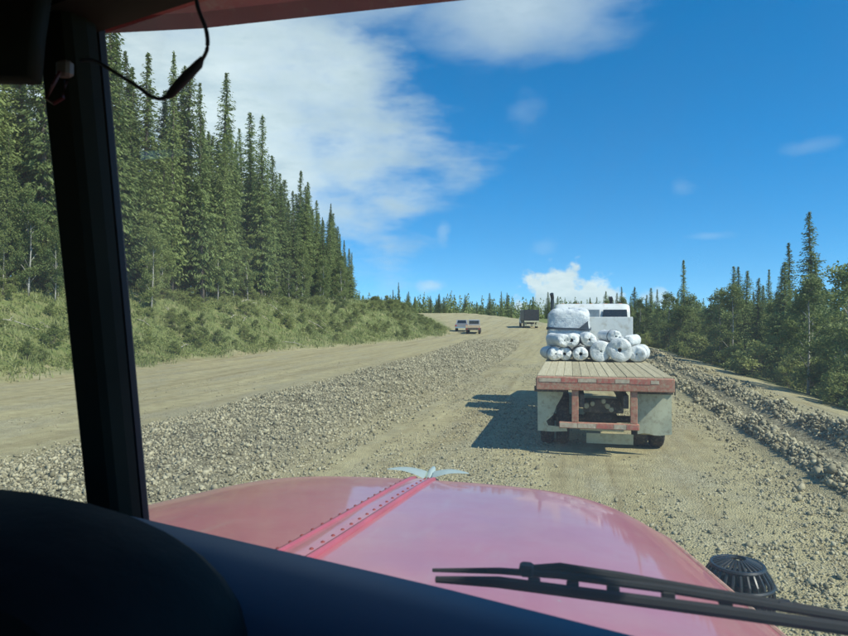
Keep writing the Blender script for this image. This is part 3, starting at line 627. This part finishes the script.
# cab
cabm = MB(); cpoly = [(6.75, .95), (6.72, 1.7), (6.72, 2.45), (6.77, 2.8), (6.84, 2.96), (7.0, 3.05), (7.6, 3.07), (8.1, 3.02), (8.25, 2.9), (8.5, 2.2), (8.55, .95)]
cyy, czz = 7.6, 2.0
cabm.grid([[(x, cyy + (y - cyy) * k, czz + (z - czz) * k) for y, z in cpoly] for x, k in ((-1.15, .90), (-1.145, .94), (-1.11, .975), (-1.04, .995), (-.9, 1), (.9, 1), (1.04, .995), (1.11, .975), (1.145, .94), (1.15, .90))], True)
cabm.f += [list(range(11)), [99 + i_ for i_ in range(11)]]
cb = cabm.build('cab', MAT['white'], FT, True)
for x in (-.35, .28): MB().tube([(x, 6.705, 1.5), (x, 6.703, 2.5)], .012, 6).build('cab_seam', MAT['flap'], cb)
MB().prism([(8.56, .95), (8.56, 2.05), (9.9, 1.9), (10.1, 1.75), (10.1, .75), (8.56, .75)], -.85, .85).build('hood', MAT['white'], FT)
for s in (-1, 1): MB().prism([(8.6, .9), (8.7, 1.15), (9.0, 1.28), (9.4, 1.28), (9.7, 1.15), (9.85, .9), (9.75, .9), (9.6, 1.08), (9.35, 1.2), (9.05, 1.2), (8.8, 1.08), (8.72, .9)], s * .86 if s > 0 else -1.2, 1.2 if s > 0 else -.86).build('fender', MAT['white'], FT)
rw = MB()
rw.add([(.30, 6.71, 2.60), (1.06, 6.71, 2.60), (1.04, 6.765, 2.88), (.34, 6.765, 2.88), (.30, 6.695, 2.60), (1.06, 6.695, 2.60), (1.04, 6.75, 2.88), (.34, 6.75, 2.88)], [[4, 5, 6, 7], [0, 3, 2, 1], [0, 1, 5, 4], [1, 2, 6, 5], [2, 3, 7, 6], [3, 0, 4, 7]]).build('rear_window', MAT['vglass'], FT)
rw = MB(); rw.add([(-.75, 6.71, 2.60), (.22, 6.71, 2.60), (.22, 6.765, 2.88), (-.7, 6.765, 2.88), (-.75, 6.695, 2.60), (.22, 6.695, 2.60), (.22, 6.75, 2.88), (-.7, 6.75, 2.88)], [[4, 5, 6, 7], [0, 3, 2, 1], [0, 1, 5, 4], [1, 2, 6, 5], [2, 3, 7, 6], [3, 0, 4, 7]]).build('rear_window', MAT['lightglass'], FT)  # paler glass colour stands in for the reflection in this pane
for s in (-1, 1):
    MB().prism([(7.25, 2.05), (7.25, 2.75), (8.1, 2.72), (8.38, 2.1)], s * 1.152, s * 1.162).build('side_window', MAT['vglass'], FT)
    arm = MB().box(1.15 if s > 0 else -1.3, 1.3 if s > 0 else -1.15, 8.3, 8.33, 2.2, 2.23).build('mirror_arm', MAT['steel'], FT)
    MB().box(s * 1.3 - .06, s * 1.3 + .06, 8.26, 8.32, 1.95, 2.3, .015).build('mirror', MAT['black'], FT)
hb = MB(); hb.box(-1.12, 1.14, 6.28, 6.34, 1.46, 2.52, .012).build('headboard', MAT['white'], FT)
for x, y, z, r in ((-1.21, 6.5, 3.26, .055), (.72, 9.0, 3.22, .055)):
    m = MB(); zb = 1.0; m.tube([(x, y, zb), (x, y, z - .12), (x, y + .0, z - .04), (x - .02, y - .08, z + .08)], [r, r, r, r * 1.1], 12, True).build('exhaust_stack', MAT['black'] if x > 0 else MAT['black_metal'], FT, True)
q = MB(); 
for k in range(5):
    MB().box(-.9 + k * .45 - .06, -.9 + k * .45 + .06, 7.5, 7.62, 3.02, 3.075, .012).build('roof_light', MAT['orange'], FT)

for o in FT.children:
    if o.name.split('.')[0] in ('cab', 'hood', 'rear_window', 'side_window', 'roof_light', 'exhaust_stack', 'mirror', 'mirror_arm'): o.scale.z = .945; o.scale.x = .97
# load on the deck
LOADZ = FT.location.z + 1.456 * 1.035
def roll(x, z, r, l, y, label, group, seed, yaw=0, hole=None):
    r2 = random.Random(seed); ph = [r2.uniform(0, 6.28) for _ in range(6)]; m = MB(); seg = 26; rows_ = []
    hr = hole or r2.uniform(.17, .27); ends = [(hr, .22), (hr, .03), (hr + .07, .0), (.68, -.008), (.88, .012), (.975, .05)]
    prof = [(f, -l / 2 + o) for f, o in ends] + [(1.0, -l * .3), (.985, -l * .12), (1.0, l * .05), (.98, l * .22), (1.0, l * .36)] + [(f, l / 2 - o) for f, o in ends[::-1]]
    for f, o in prof:
        ring = []
        for t in [2 * math.pi * k / seg for k in range(seg)]:
            lump = .05 * math.sin(2 * t + ph[0] + o) + .025 * math.sin(3 * t + ph[1] + o * 3) + .014 * math.sin(7 * t + ph[2] + o * 9) + .012 * math.sin(11 * t + ph[3] - o * 14) + .03 * math.sin(o * 13 + ph[4])
            k_ = r * f * (1 + min(.07, lump) * (1 if f > .5 else .8))
            ring.append((k_ * math.cos(t), o + (.022 * math.sin(2 * t + ph[3]) + .008 * math.sin(7 * t + ph[5]) if .2 < f < .95 else 0), k_ * math.sin(t) * .97))
        rows_.append(ring)
    m.grid(rows_, True)
    o = m.build('fabric_roll', MAT['fabric'], None, True); o.location = (FT.location.x + x * .95, FT.location.y + y, z); o.rotation_euler = (0, r2.uniform(-.5, .5), yaw)
    tag(o, label, 'roll', group)
    c = MB(); c.lathe([(.0, -l / 2 + .2), (r * hr * .93, -l / 2 + .2), (r * hr * .93, l / 2 - .2), (0, l / 2 - .2)], (0, 0, 0), 'y', 14); c.build('hole_plug', MAT['hole'], o, True)  # near-black plug paints the darkness inside the open roll ends
    if r2.random() < .7:
        b = MB(); yy = -l / 2 + r2.uniform(.12, .3); b.lathe([(r * 1.055, yy), (r * 1.07, yy + .005), (r * 1.07, yy + .03), (r * 1.055, yy + .035)], (0, 0, 0), 'y', 26); b.build('strap', MAT['strap'], o, True)
    return o
GB = 'white rolls lying on the deck'
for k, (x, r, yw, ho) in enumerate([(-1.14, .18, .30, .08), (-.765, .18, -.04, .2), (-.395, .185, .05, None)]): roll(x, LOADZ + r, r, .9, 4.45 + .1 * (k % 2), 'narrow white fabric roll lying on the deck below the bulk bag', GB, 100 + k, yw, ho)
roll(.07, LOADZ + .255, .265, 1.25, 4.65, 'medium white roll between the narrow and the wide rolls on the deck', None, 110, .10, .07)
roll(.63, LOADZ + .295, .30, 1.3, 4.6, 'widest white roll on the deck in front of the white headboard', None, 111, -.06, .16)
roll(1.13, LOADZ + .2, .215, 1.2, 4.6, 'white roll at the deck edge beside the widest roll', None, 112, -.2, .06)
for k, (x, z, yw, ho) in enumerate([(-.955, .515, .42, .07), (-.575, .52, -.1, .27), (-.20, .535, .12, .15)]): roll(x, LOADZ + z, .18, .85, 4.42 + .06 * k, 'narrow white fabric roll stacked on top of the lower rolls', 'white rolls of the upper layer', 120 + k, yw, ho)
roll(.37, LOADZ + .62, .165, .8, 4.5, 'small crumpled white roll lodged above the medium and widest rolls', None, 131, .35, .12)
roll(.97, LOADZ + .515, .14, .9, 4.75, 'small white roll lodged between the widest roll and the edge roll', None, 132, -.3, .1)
# bulk bag
def bag(x0, x1, y0, y1, h):
    m = MB(); rows_ = []; nseg = 36; cx_, cy_ = (x0 + x1) / 2, (y0 + y1) / 2; a, b = (x1 - x0) / 2, (y1 - y0) / 2
    BP = [(0, .93), (.08, .97), (.2, 1.0), (.34, 1.02), (.48, 1.02), (.6, .985), (.7, 1.01), (.8, 1.0), (.88, .985), (.93, .96), (.965, .91), (.985, .82), (.997, .62), (1.0, .35), (1.0, .05)]
    for i, (t, k) in enumerate(BP):
        ring = []
        for j in range(nseg):
            th = 2 * math.pi * j / nseg; c, s = math.cos(th), math.sin(th); e = .34
            px_, py_ = math.copysign(abs(c) ** e, c), math.copysign(abs(s) ** e, s)
            w = 1 + .022 * math.sin(9 * th + 6 * t) + .018 * math.sin(14 * th + 3 * i) + .02 * math.sin(23 * t)
            ring.append((px_ * a * k * w, py_ * b * k * w, h * t * (1 + .035 * math.sin(3 * th + 1) * t)))
        rows_.append(ring)
    m.grid(rows_, True); m.f.append(list(range(nseg))[::-1]); m.f.append([14 * nseg + j for j in range(nseg)])
    o = m.build('bulk_bag', MAT['bagcloth'], None, True, (FT.location.x + cx_, FT.location.y + cy_, LOADZ + .005))
    tag(o, 'bulging white bulk bag with dark straps standing behind the rolls on the deck', 'bag')
    for z in (.60,):
        st = MB(); rr = []
        for dz, ex in ((-.028, .012), (-.028, .03), (.028, .03), (.028, .012)):
            rr.append([(math.copysign(abs(math.cos(q_)) ** .42, math.cos(q_)) * (a * 1.02 + ex), math.copysign(abs(math.sin(q_)) ** .42, math.sin(q_)) * (b * 1.02 + ex), h * z + dz + .02 * math.sin(2 * q_)) for q_ in [2 * math.pi * j / 36 for j in range(36)]])
        st.grid(rr + [rr[0]], True).build('strap', MAT['strap'], o, True)
    MB().add([(a * .45, -b * 1.05 - .03, h * .60), (a * .95, -b * 1.03 - .03, h * .56), (a * .9, -b * 1.03 - .035, h * .76), (a * .45, -b * 1.0, h * .60), (a * .95, -b * .98, h * .56), (a * .9, -b * .98, h * .76)], [[0, 1, 2], [5, 4, 3], [0, 3, 4, 1], [1, 4, 5, 2], [2, 5, 3, 0]]).build('dark_fold_patch', MAT['strap'], o)  # dark triangular fold patch on the bag's near face
    return o
bag(-1.20, -.10, 5.18, 6.2, 1.30)

# ---------------------------------------------------------------- far vehicles
def far_suv(x, y, rz):
    t = empty('pickup', (x, y, float(height(x, y))), rz); tag(t, 'grey pickup parked on the side road beside a small flatbed', 'pickup')
    MB().prism([(-2.5, .5), (-2.55, 1.05), (-.75, 1.1), (-.6, 1.15), (1.0, 1.15), (2.4, 1.0), (2.5, .5)], -.95, .95).build('body', MAT['grey'], t)
    MB().prism([(-.75, 1.151), (-.55, 1.72), (.5, 1.72), (1.1, 1.151)], -.82, .82).build('cabin', MAT['grey'], t)
    MB().add([(-.7, -.75, 1.22), (.7, -.75, 1.22), (.62, -.60, 1.66), (-.62, -.60, 1.66)], [[0, 1, 2, 3]]).build('rear_window', MAT['vglass'], t)
    MB().add([(-.7, 1.07, 1.22), (.7, 1.07, 1.22), (.62, .62, 1.66), (-.62, .62, 1.66)], [[0, 1, 2, 3]]).build('windshield', MAT['vglass'], t)
    for s in (-1, 1):
        MB().prism([(-.55, 1.2), (-.45, 1.62), (.45, 1.62), (.9, 1.2)], s * .822, s * .83).build('side_window', MAT['vglass'], t)
        MB().box(s * .8 - .1, s * .8 + .1, -2.57, -2.53, .8, 1.0).build('tail_light', MAT['redlens'], t); MB().box(s * .75 - .12, s * .75 + .12, 2.44, 2.5, .75, .9).build('headlight', MAT['lightglass'], t)
        for yy in (-1.6, 1.6): wheel(t, s * .82, yy, .38, .26)
    MB().box(-.9, .9, -2.68, -2.56, .48, .62, .02).build('bumper', MAT['chrome'], t)
far_suv(-16.3, 99, .12)
def far_flat(x, y, rz):
    t = empty('small_flatbed', (x, y, float(height(x, y))), rz); tag(t, 'small flatbed truck with a tan load beside the grey pickup', 'truck')
    MB().box(-1.05, 1.05, -1.0, 2.2, .85, 1.0, .02).build('deck', MAT['tan'], t); MB().box(-1.05, 1.05, -.98, -.9, 1.002, 1.22, .02).build('tailboard', MAT['tan'], t)
    MB().prism([(2.3, .6), (2.3, 1.9), (2.45, 2.0), (3.4, 1.98), (3.8, 1.35), (4.9, 1.25), (4.95, .6)], -.8, .8).build('cab', MAT['grey'], t)
    MB().box(-.68, .68, 2.285, 2.299, 1.4, 1.85).build('rear_window', MAT['vglass'], t); MB().box(-.5, .5, -.8, 4.5, .55, .84).build('chassis', MAT['steel'], t)
    MB().box(-1.03, 1.03, -1.06, -1.005, .55, .84, .01).build('bumper', MAT['steel'], t)
    for s in (-1, 1):
        wheel(t, s * .85, 0, .38, .3); wheel(t, s * .82, 4.0, .38, .26); MB().box(s * .85 - .08, s * .85 + .08, -1.075, -1.062, .65, .78).build('tail_light', MAT['redlens'], t)
far_flat(-13.3, 90.5, .1)
def far_box(x, y, rz):
    t = empty('box_truck', (x, y, float(height(x, y))), rz); tag(t, 'dark box truck farther along the road past the flatbed truck', 'truck')
    MB().box(-1.25, 1.25, 0, 5, 1.25, 3.1, .03).build('box', MAT['darkbox'], t); MB().prism([(5.1, .8), (5.1, 2.7), (5.3, 2.8), (6.2, 2.75), (6.6, 1.9), (7.6, 1.75), (7.7, .8)], -1.1, 1.1).build('cab', MAT['white'], t)
    MB().box(-1.2, 1.2, -.04, .3, 1.0, 1.245, .02).build('rear_frame', MAT['flap'], t); MB().box(-.45, .45, .1, 7.3, .7, .99).build('chassis', MAT['steel'], t)
    MB().box(-1.1, 1.1, -.06, .06, .45, .6, .01).build('bumper', MAT['flap'], t)
    for s in (-1, 1):
        MB().box(s * .8 - .03, s * .8 + .03, -.03, .03, .6, 1.0).build('bumper_post', MAT['steel'], t)
        MB().box(s * .95 - .22, s * .95 + .22, .5, .52, .3, .95).build('mud_flap', MAT['flap'], t); wheel(t, s * 1.0, 1.3, .5, .4); wheel(t, s * 1.0, 6.6, .5, .3)
    for k in range(2): MB().box(-1.2 + k * 1.21, -.01 + k * 1.21, -.02, -.003, 1.3, 3.05, .005).build('rear_door', MAT['darkbox'], t)
far_box(-6.3, 109, .2)

# ---------------------------------------------------------------- own truck
OX = -.57
T = empty('truck', (OX, 0, float(height(OX, 0)))); tag(T, 'red truck seen from inside its cab, with riveted hood and split windshield', 'truck')
tz = T.location.z
def Z(z): return z - tz     # world height to the truck's own
def hood_w(y): return np.interp(y, [.8, 1.47, 2.4, 2.7], [1.05, .965, .85, .83])
def hood_pt(s, t, dz=0):
    yf = 2.60 - .18 * abs(s) ** 4.2; y = .80 + t * (yf - .80); w = float(hood_w(y)) * (1 - .04 * max(0, t - .85) / .15)
    z = np.interp(y, [.8, 1.37, 2.2, 2.54, 2.7], [2.115, 2.05, 1.965, 1.925, 1.90]) - .035 * abs(s) ** 2 - .075 * abs(s) ** 7 - .035 * max(0, (t - .9) / .1) ** 2
    return (s * w, y, Z(float(z)) + dz)
ss = list(np.linspace(-1, 1, 61)); tt = list(np.linspace(0, .9, 30)) + list(np.linspace(.92, 1, 8))
rows_ = [[hood_pt(s, t) for s in ss] for t in tt]
lip = [[(p[0] * (1 - .01 * k), p[1] + .012 * math.sin(k), p[2] - .03 * k - .004 * k * k) for p in rows_[-1]] for k in (1, 2, 3)]
hood = MB().grid(rows_ + lip).build('hood', MAT['red'], T, True, fix=False)
sol = hood.modifiers.new('thickness', 'SOLIDIFY'); sol.thickness = .012; sol.offset = -1
for s in (-1, 1):
    sd = MB().grid([[(p[0] - s * .015, p[1], q_) for p in [hood_pt(s, t) for t in tt]] for q_ in (1.83 - tz, 1.5 - tz, 1.1 - tz)]).build('hood_side', MAT['red'], T, True)
    m_ = sd.modifiers.new('thickness', 'SOLIDIFY'); m_.thickness = .01
    for k in range(9):
        yy = 1.2 + k * .1; MB().prism([(yy, 1.3), (yy + .05, 1.32), (yy + .05, 1.6), (yy, 1.6)], s * (float(hood_w(yy)) - .018), s * (float(hood_w(yy)) + .006)).build('louvre', MAT['red_dark'], sd)
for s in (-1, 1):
    eb = MB().tube([(p[0] + s * .001, p[1], p[2] - .002) for p in [hood_pt(s, t) for t in tt]], .0075, 8).build('edge_bead', MAT['worn_bright_edge'], hood, True)  # worn tan edge, with the edge highlight put into its colour
# centre hinge: two bead ridges, a raised leaf and two rows of rivets
def along(off, w, hgt, name, mat, n=24, y0=.0, y1=1.0, par=hood):
    ra = []
    for t in np.linspace(y0, y1, n):
        p = hood_pt(0, t); ra.append([(off - w, p[1], p[2] - .004), (off - w * .6, p[1], p[2] + hgt), (off + w * .6, p[1], p[2] + hgt), (off + w, p[1], p[2] - .004)])
    o = MB().grid(ra).build(name, mat, par, True, fix=False); return o
hinge = along(0.0, .062, .006, 'hinge_leaf', MAT['red'], y1=.985)
for off in (-.03, .048): along(off, .007, .0115, 'hinge_bead', MAT['red_strip'], y1=.985, par=hinge)
rm = None
for off in (-.052, .026):
    for k in range(27):
        p = hood_pt(0, .03 + .945 * k / 26)
        if rm is None:
            m = MB(); m.lathe([(.0, .0035), (.003, .003), (.005, .001), (.0052, -.003)], (0, 0, 0), 'z', 10); o = m.build('rivet', MAT['red_dark'], hinge, True); rm = o.data
        else: o = link(bpy.data.objects.new('rivet', rm), hinge)
        o.location = (off, p[1], p[2] + (.0005 if off < 0 else .006))
# bird ornament
orn = MB(); p = hood_pt(0, .97); bx_, by_, bz_ = .02, p[1], p[2]
orn.tube([(bx_, by_ - .03, bz_ - .01), (bx_, by_, bz_ + .012), (bx_, by_ + .04, bz_ + .026), (bx_, by_ + .075, bz_ + .034), (bx_, by_ + .1, bz_ + .03)], [.014, .018, .016, .009, .003], 12)
oo = orn.build('hood_ornament', MAT['ornament'], hood, True)
for s in (-1, 1):
    w = MB(); rw_ = []
    for k in range(9):
        t = k / 8; cx_ = bx_ + s * (.015 + .15 * t); ch = .052 * (1 - t) ** .7 + .004; zc = bz_ + .026 + .022 * t + .012 * math.sin(math.pi * t); yc = by_ + .01 - .05 * t
        rw_.append([(cx_, yc - ch, zc - .006 * (1 - t)), (cx_, yc, zc + .009 * (1 - t) + .002), (cx_, yc + ch * .6, zc), (cx_, yc, zc - .006 * (1 - t) - .002)])
    w.grid(rw_, True); w.f.append([0, 1, 2, 3]); w.f.append([32, 33, 34, 35]); w.build('wing', MAT['ornament'], oo, True)
q = MB(); q.lathe([(0, .012), (.022, .01), (.03, .002), (.032, -.012)], (bx_, by_ - .005, bz_), 'z', 16); q.build('ornament_base', MAT['ornament'], oo, True)
# air cleaner beside the hood
ax, ay = .445 - OX, 1.92
q = MB(); q.lathe([(.0, Z(1.15)), (.085, Z(1.16)), (.088, Z(1.2)), (.088, Z(1.720)), (.07, Z(1.740)), (.0, Z(1.745))], (ax, ay, 0), 'z', 28); ac = q.build('air_cleaner', MAT['black_metal'], T, True)
q = MB(); q.lathe([(0, Z(1.746)), (.06, Z(1.750)), (.062, Z(1.850)), (0, Z(1.865))], (ax, ay, 0), 'z', 24); q.build('intake_core', MAT['binnacle'], ac, True)
for k in range(26):
    th = 2 * math.pi * k / 26; c_, s_ = math.cos(th), math.sin(th)
    MB().tube([(ax + .086 * c_, ay + .086 * s_, Z(1.742)), (ax + .090 * c_, ay + .090 * s_, Z(1.810)), (ax + .084 * c_, ay + .084 * s_, Z(1.855)), (ax + .064 * c_, ay + .064 * s_, Z(1.885)), (ax + .02 * c_, ay + .02 * s_, Z(1.902))], .0042, 6).build('intake_bar', MAT['black_metal'], ac, True)
for z, r_o, tk in ((1.75, .088, .009), (1.84, .089, .0055), (1.885, .066, .006)):
    MB().tube([(ax + r_o * math.cos(2 * math.pi * k / 32), ay + r_o * math.sin(2 * math.pi * k / 32), Z(z)) for k in range(33)], tk, 6, False).build('intake_ring', MAT['black_metal'], ac, True)
for z in (1.3, 1.6): MB().box(ax - .2, ax - .07, ay - .015, ay + .015, Z(z), Z(z + .04), .004).build('mount_bracket', MAT['steel'], ac)
# cab shell
HW = 1.1
def gy(x): return .755 - .28 * abs(x)          # foot of the V-shaped windshield, truck x
TOPZ, BOTZ, RAKE = 2.90, 2.27, .137
def wpt(x, z): return (x, gy(x) - (z - 2.30) * RAKE, Z(z))
for s in (-1, 1):
    g = MB(); xs2 = np.linspace(.035, 1.02, 6)
    f_ = [[wpt(s * x, z) for x in xs2] for z in np.linspace(BOTZ + .01, TOPZ - .005, 6)]
    b_ = [[(x, y + .006, z) for x, y, z in r] for r in f_]
    g.grid(f_); g.build('windshield', MAT['glass'], T, True)
    fr = MB(); fr.tube([wpt(s * .03, BOTZ), wpt(s * 1.03, BOTZ)], .014, 8).build('lower_gasket', MAT['black'], T, True)
    MB().tube([wpt(s * 1.05, BOTZ - .05), wpt(s * 1.05, TOPZ + .05)], .045, 10).build('corner_pillar', MAT['plastic'], T, True)
    MB().box(s * HW - .02, s * HW + .02, -.75, .40, Z(1.2), Z(2.2), .01).build('door', MAT['red_dark'], T)
    MB().box(s * HW - .025, s * HW + .025, -.95, -.76, Z(1.2), Z(3.0), .01).build('door_pillar', MAT['red_dark'], T)
    MB().box(s * HW - .02, s * HW + .02, .41, .70, Z(1.1), Z(2.25), .01).build('cowl_side', MAT['red_dark'], T)
    MB().box(s * HW - .018, s * HW + .018, -.758, .47, Z(2.84), Z(2.99), .01).build('door_header', MAT['red_dark'], T)
# centre post
pc = MB(); a_, b_ = wpt(0, BOTZ - .06), wpt(0, TOPZ + .04)
prof2 = [(-.026, -.012), (-.026, -.044), (-.02, -.05), (.012, -.05), (.02, -.044), (.026, -.028), (.026, -.012)]
pc.grid([[(a_[0] + x, a_[1] + y, a_[2]) for x, y in prof2], [(b_[0] + x, b_[1] + y, b_[2]) for x, y in prof2]], True); pc.f += [list(range(7)), list(range(7, 14))]
post = pc.build('centre_post', MAT['plastic'], T, False)
pc = MB(); pc.grid([[(a_[0] + x, a_[1] + y + .008, a_[2]) for x, y in ((-.022, -.0), (.014, -.0), (.014, .012), (-.022, .012))], [(b_[0] + x, b_[1] + y + .008, b_[2]) for x, y in ((-.022, -.0), (.014, -.0), (.014, .012), (-.022, .012))]], True); pc.build('outer_post_cap', MAT['black'], T)
# clip on the post with its red wire
MB().box(.012, .030, .612, .624, Z(2.828), Z(2.846), .003).build('wire_clip', MAT['cream'], T)
MB().tube([(.02, .612, Z(2.832)), (.016, .606, Z(2.815)), (.01, .603, Z(2.80)), (.02, .603, Z(2.794)), (.03, .605, Z(2.80)), (.03, .61, Z(2.82))], .0022, 6).build('red_wire', MAT['redwire'], T, True)
# roof, header, visors
def vx(x, back): return gy(x) - (TOPZ - 2.30) * RAKE - back
hd = MB()
for s in (-1, 1):
    A = [(0, vx(0, -.01)), (s * HW, vx(HW, -.01))]; B = [(0, vx(0, .06)), (s * HW, vx(HW, .06))]
    hd.add([(x, y, z) for z in (Z(2.905), Z(3.03)) for x, y in (A[0], A[1], B[1], B[0])], [[3, 2, 1, 0], [4, 5, 6, 7], [0, 1, 5, 4], [1, 2, 6, 5], [2, 3, 7, 6], [3, 0, 4, 7]])
hd.build('windshield_header', MAT['plastic'], T)
MB().add([(x, y, z) for z in (Z(3.031), Z(3.07)) for x, y in ((-HW - .03, -.98), (HW + .03, -.98), (HW + .03, .36), (0, .70), (-HW - .03, .36))], [[4, 3, 2, 1, 0], [5, 6, 7, 8, 9]] + [[i, (i + 1) % 5, (i + 1) % 5 + 5, i + 5] for i in range(5)]).build('roof', MAT['red_dark'], T)
MB().box(-HW, HW, -1.0, -.96, Z(1.2), Z(3.03)).build('rear_wall', MAT['binnacle'], T)
MB().box(-HW, HW, -.95, .7, Z(1.12), Z(1.18)).build('floor_pan', MAT['binnacle'], T)
MB().box(-HW + .02, HW - .02, .70, .74, Z(1.12), Z(2.13)).build('firewall', MAT['binnacle'], T)
cw = MB(); cw.grid([[(x, .80 + .03, Z(2.10) - .1 * (abs(x) / 1.05) ** 4) for x in np.linspace(-1.06, 1.06, 21)], [(x, gy(x) + .03, Z(2.16) - .08 * (abs(x) / 1.05) ** 4) for x in np.linspace(-1.06, 1.06, 21)], [(x, gy(x) + .012, Z(2.262)) for x in np.linspace(-1.06, 1.06, 21)]]).build('cowl', MAT['red'], T, True)
# outer sun visor
def visor_row(x): 
    k = abs(x); yf = .93 - .11 * k * (1 if x < 0 else 0) - .6 * max(0, k - .5); zf = 3.024  # unseen outer ends swept back to keep their shadow off the hood
    return [(x, .66 - .28 * k, Z(3.072)), (x, .8 - .16 * k, Z(3.062)), (x, yf - .02, Z(zf + .012)), (x, yf, Z(zf - .004)), (x, yf + .006, Z(zf)), (x, yf - .012, Z(zf + .026)), (x, .8 - .16 * k, Z(3.078)), (x, .66 - .28 * k, Z(3.088))]
vis = MB().grid([visor_row(x) for x in np.linspace(-1.12, 1.12, 25)], True).build('sun_visor', MAT['red_dark'], T, False)
# inner flap visor on the driver's half
iv = MB().grid([[(-.64 + .69 * k / 8, .585 - .03 * t, Z(2.985 - .170 * t - (.02 * (1 - math.sin(math.pi * k / 8)) if t == 1 else 0))) for k in range(9)] for t in (0, .35, .6, .85, 1)]).build('inner_visor', MAT['plastic'], T, True)
sm = iv.modifiers.new('thickness', 'SOLIDIFY'); sm.thickness = .02
# dangling microphone cord
cdm = MB().tube(smooth_path([(.222, .555, Z(2.91)), (.222, .557, Z(2.863)), (.231, .559, Z(2.835)), (.231, .561, Z(2.818)), (.222, .566, Z(2.809))]), .002, 6).build('cord', MAT['black'], T, True)
MB().tube([(.223, .566, Z(2.812)), (.218, .567, Z(2.806)), (.200, .568, Z(2.792)), (.186, .569, Z(2.780)), (.182, .569, Z(2.777))], [.002, .0045, .0052, .0045, .002], 10).build('inline_switch', MAT['black'], T, True)
MB().tube(smooth_path([(.186, .569, Z(2.780)), (.176, .568, Z(2.776)), (.16, .573, Z(2.782)), (.144, .58, Z(2.793)), (.108, .593, Z(2.815)), (.07, .606, Z(2.837)), (.04, .62, Z(2.846))]), .002, 6).build('cord', MAT['black'], T, True)
# dashboard
def ridge(x):
    return (x, gy(x) - .045 - .02 * abs(x), Z(2.318))
dr = []
for back, dz in ((-.035, -.05), (-.025, -.012), (-.0, 0), (.04, -.004), (.09, -.025), (.13, -.06), (.15, -.12), (.155, -.5)):
    dr.append([(x, ridge(x)[1] - back, ridge(x)[2] + dz - .02 * max(0, abs(x) - .45)) for x in np.linspace(-1.06, 1.06, 33)])
MB().grid(dr).build('dashboard', MAT['dash'], T, True)
# instrument binnacle
bn = []; cxb, hwb = -.20, .513
for k in range(22):
    th = math.pi * k / 21; c_, s_ = math.cos(th), math.sin(th); e = .38
    bn.append((cxb + hwb * math.copysign(abs(c_) ** e, c_), 2.20 + .205 * abs(s_) ** .62))
def brow(y, f, dz=0): return [(cxb + (x - cxb) * f, y, Z(2.2 + (z - 2.2) * (f if f < 1 else 1) + dz)) for x, z in bn]
MB().grid([brow(.565, .90, -.05), brow(.54, .965, -.016), brow(.50, .995), brow(.46, 1.0), brow(.40, .99), brow(.36, .97, -.01), brow(.345, .93, -.03), brow(.36, .88, -.05)]).build('instrument_binnacle', MAT['binnacle'], T, True)
MB().box(-.72, .32, .37, .43, Z(1.7), Z(2.25)).build('instrument_panel', MAT['binnacle'], T)
# wiper
def wp(px_x, off=0, dz=0): return (px_x, gy(px_x) + .03 + off, dz)
wl = [(.435, .655, 2.300), (.50, .650, 2.305), (.60, .640, 2.305), (.72, .630, 2.304), (.84, .62, 2.302), (.95, .61, 2.30)]
wr = MB().tube([(x, y, Z(z - .009)) for x, y, z in wl], [.0035] + [.006] * 5, 8).build('wiper_blade', MAT['black'], T, True)
MB().tube([(.43, .662, Z(2.2975)), (.50, .66, Z(2.3035)), (.56, .657, Z(2.3055)), (.66, .65, Z(2.3035)), (.80, .64, Z(2.2965)), (.95, .625, Z(2.2905))], [.002, .0035, .004, .004, .004, .004], 8).build('wiper_bridge', MAT['black'], wr, True)
for x in (.535, .572, .61, .66, .71, .76): MB().box(x - .006, x + .006, .645, .655, Z(2.294), Z(2.3025), .001).build('wiper_claw', MAT['black'], wr)
MB().box(.520, .534, .650, .666, Z(2.3025), Z(2.3135), .002).build('wiper_clip', MAT['black'], wr)
MB().tube([(.522, .664, Z(2.3065)), (.56, .664, Z(2.3110)), (.62, .660, Z(2.3080)), (.70, .655, Z(2.3025)), (.98, .63, Z(2.283)), (1.0, .60, Z(2.27))], [.003, .0045, .0045, .004, .006, .01], 8).build('wiper_arm', MAT['black'], wr, True)
# running gear out of sight below
for s in (-1, 1):
    wheel(T, s * .95, 2.0, .5, .28); wheel(T, s * .95, -2.6, .5, .28)
    MB().prism([(1.35, .9), (1.5, 1.14), (1.8, 1.25), (2.2, 1.25), (2.5, 1.14), (2.62, .9), (2.54, .9), (2.42, 1.06), (2.15, 1.16), (1.85, 1.16), (1.58, 1.06), (1.44, .9)], s * .84, s * 1.14).build('fender', MAT['red_dark'], T)
    MB().box(s * .42 - .05, s * .42 + .05, -3.4, 2.6, Z(.8), Z(1.05), .01).build('chassis_rail', MAT['steel'], T)
for y in (2.0, -2.6): MB().tube([(-.9, y, .5), (.9, y, .5)], .07, 8).build('axle', MAT['steel'], T, True)
gr = MB().box(-.72, .72, 2.36, 2.42, Z(.95), Z(1.78), .02).build('grille', MAT['steel'], T)
for k in range(15): MB().box(-.65 + k * .0929 - .012, -.65 + k * .0929 + .012, 2.422, 2.44, Z(1.0), Z(1.74)).build('grille_bar', MAT['chrome'], gr)
MB().box(-1.1, 1.1, 2.62, 2.75, Z(.5), Z(.78), .02).build('bumper', MAT['steel'], T)
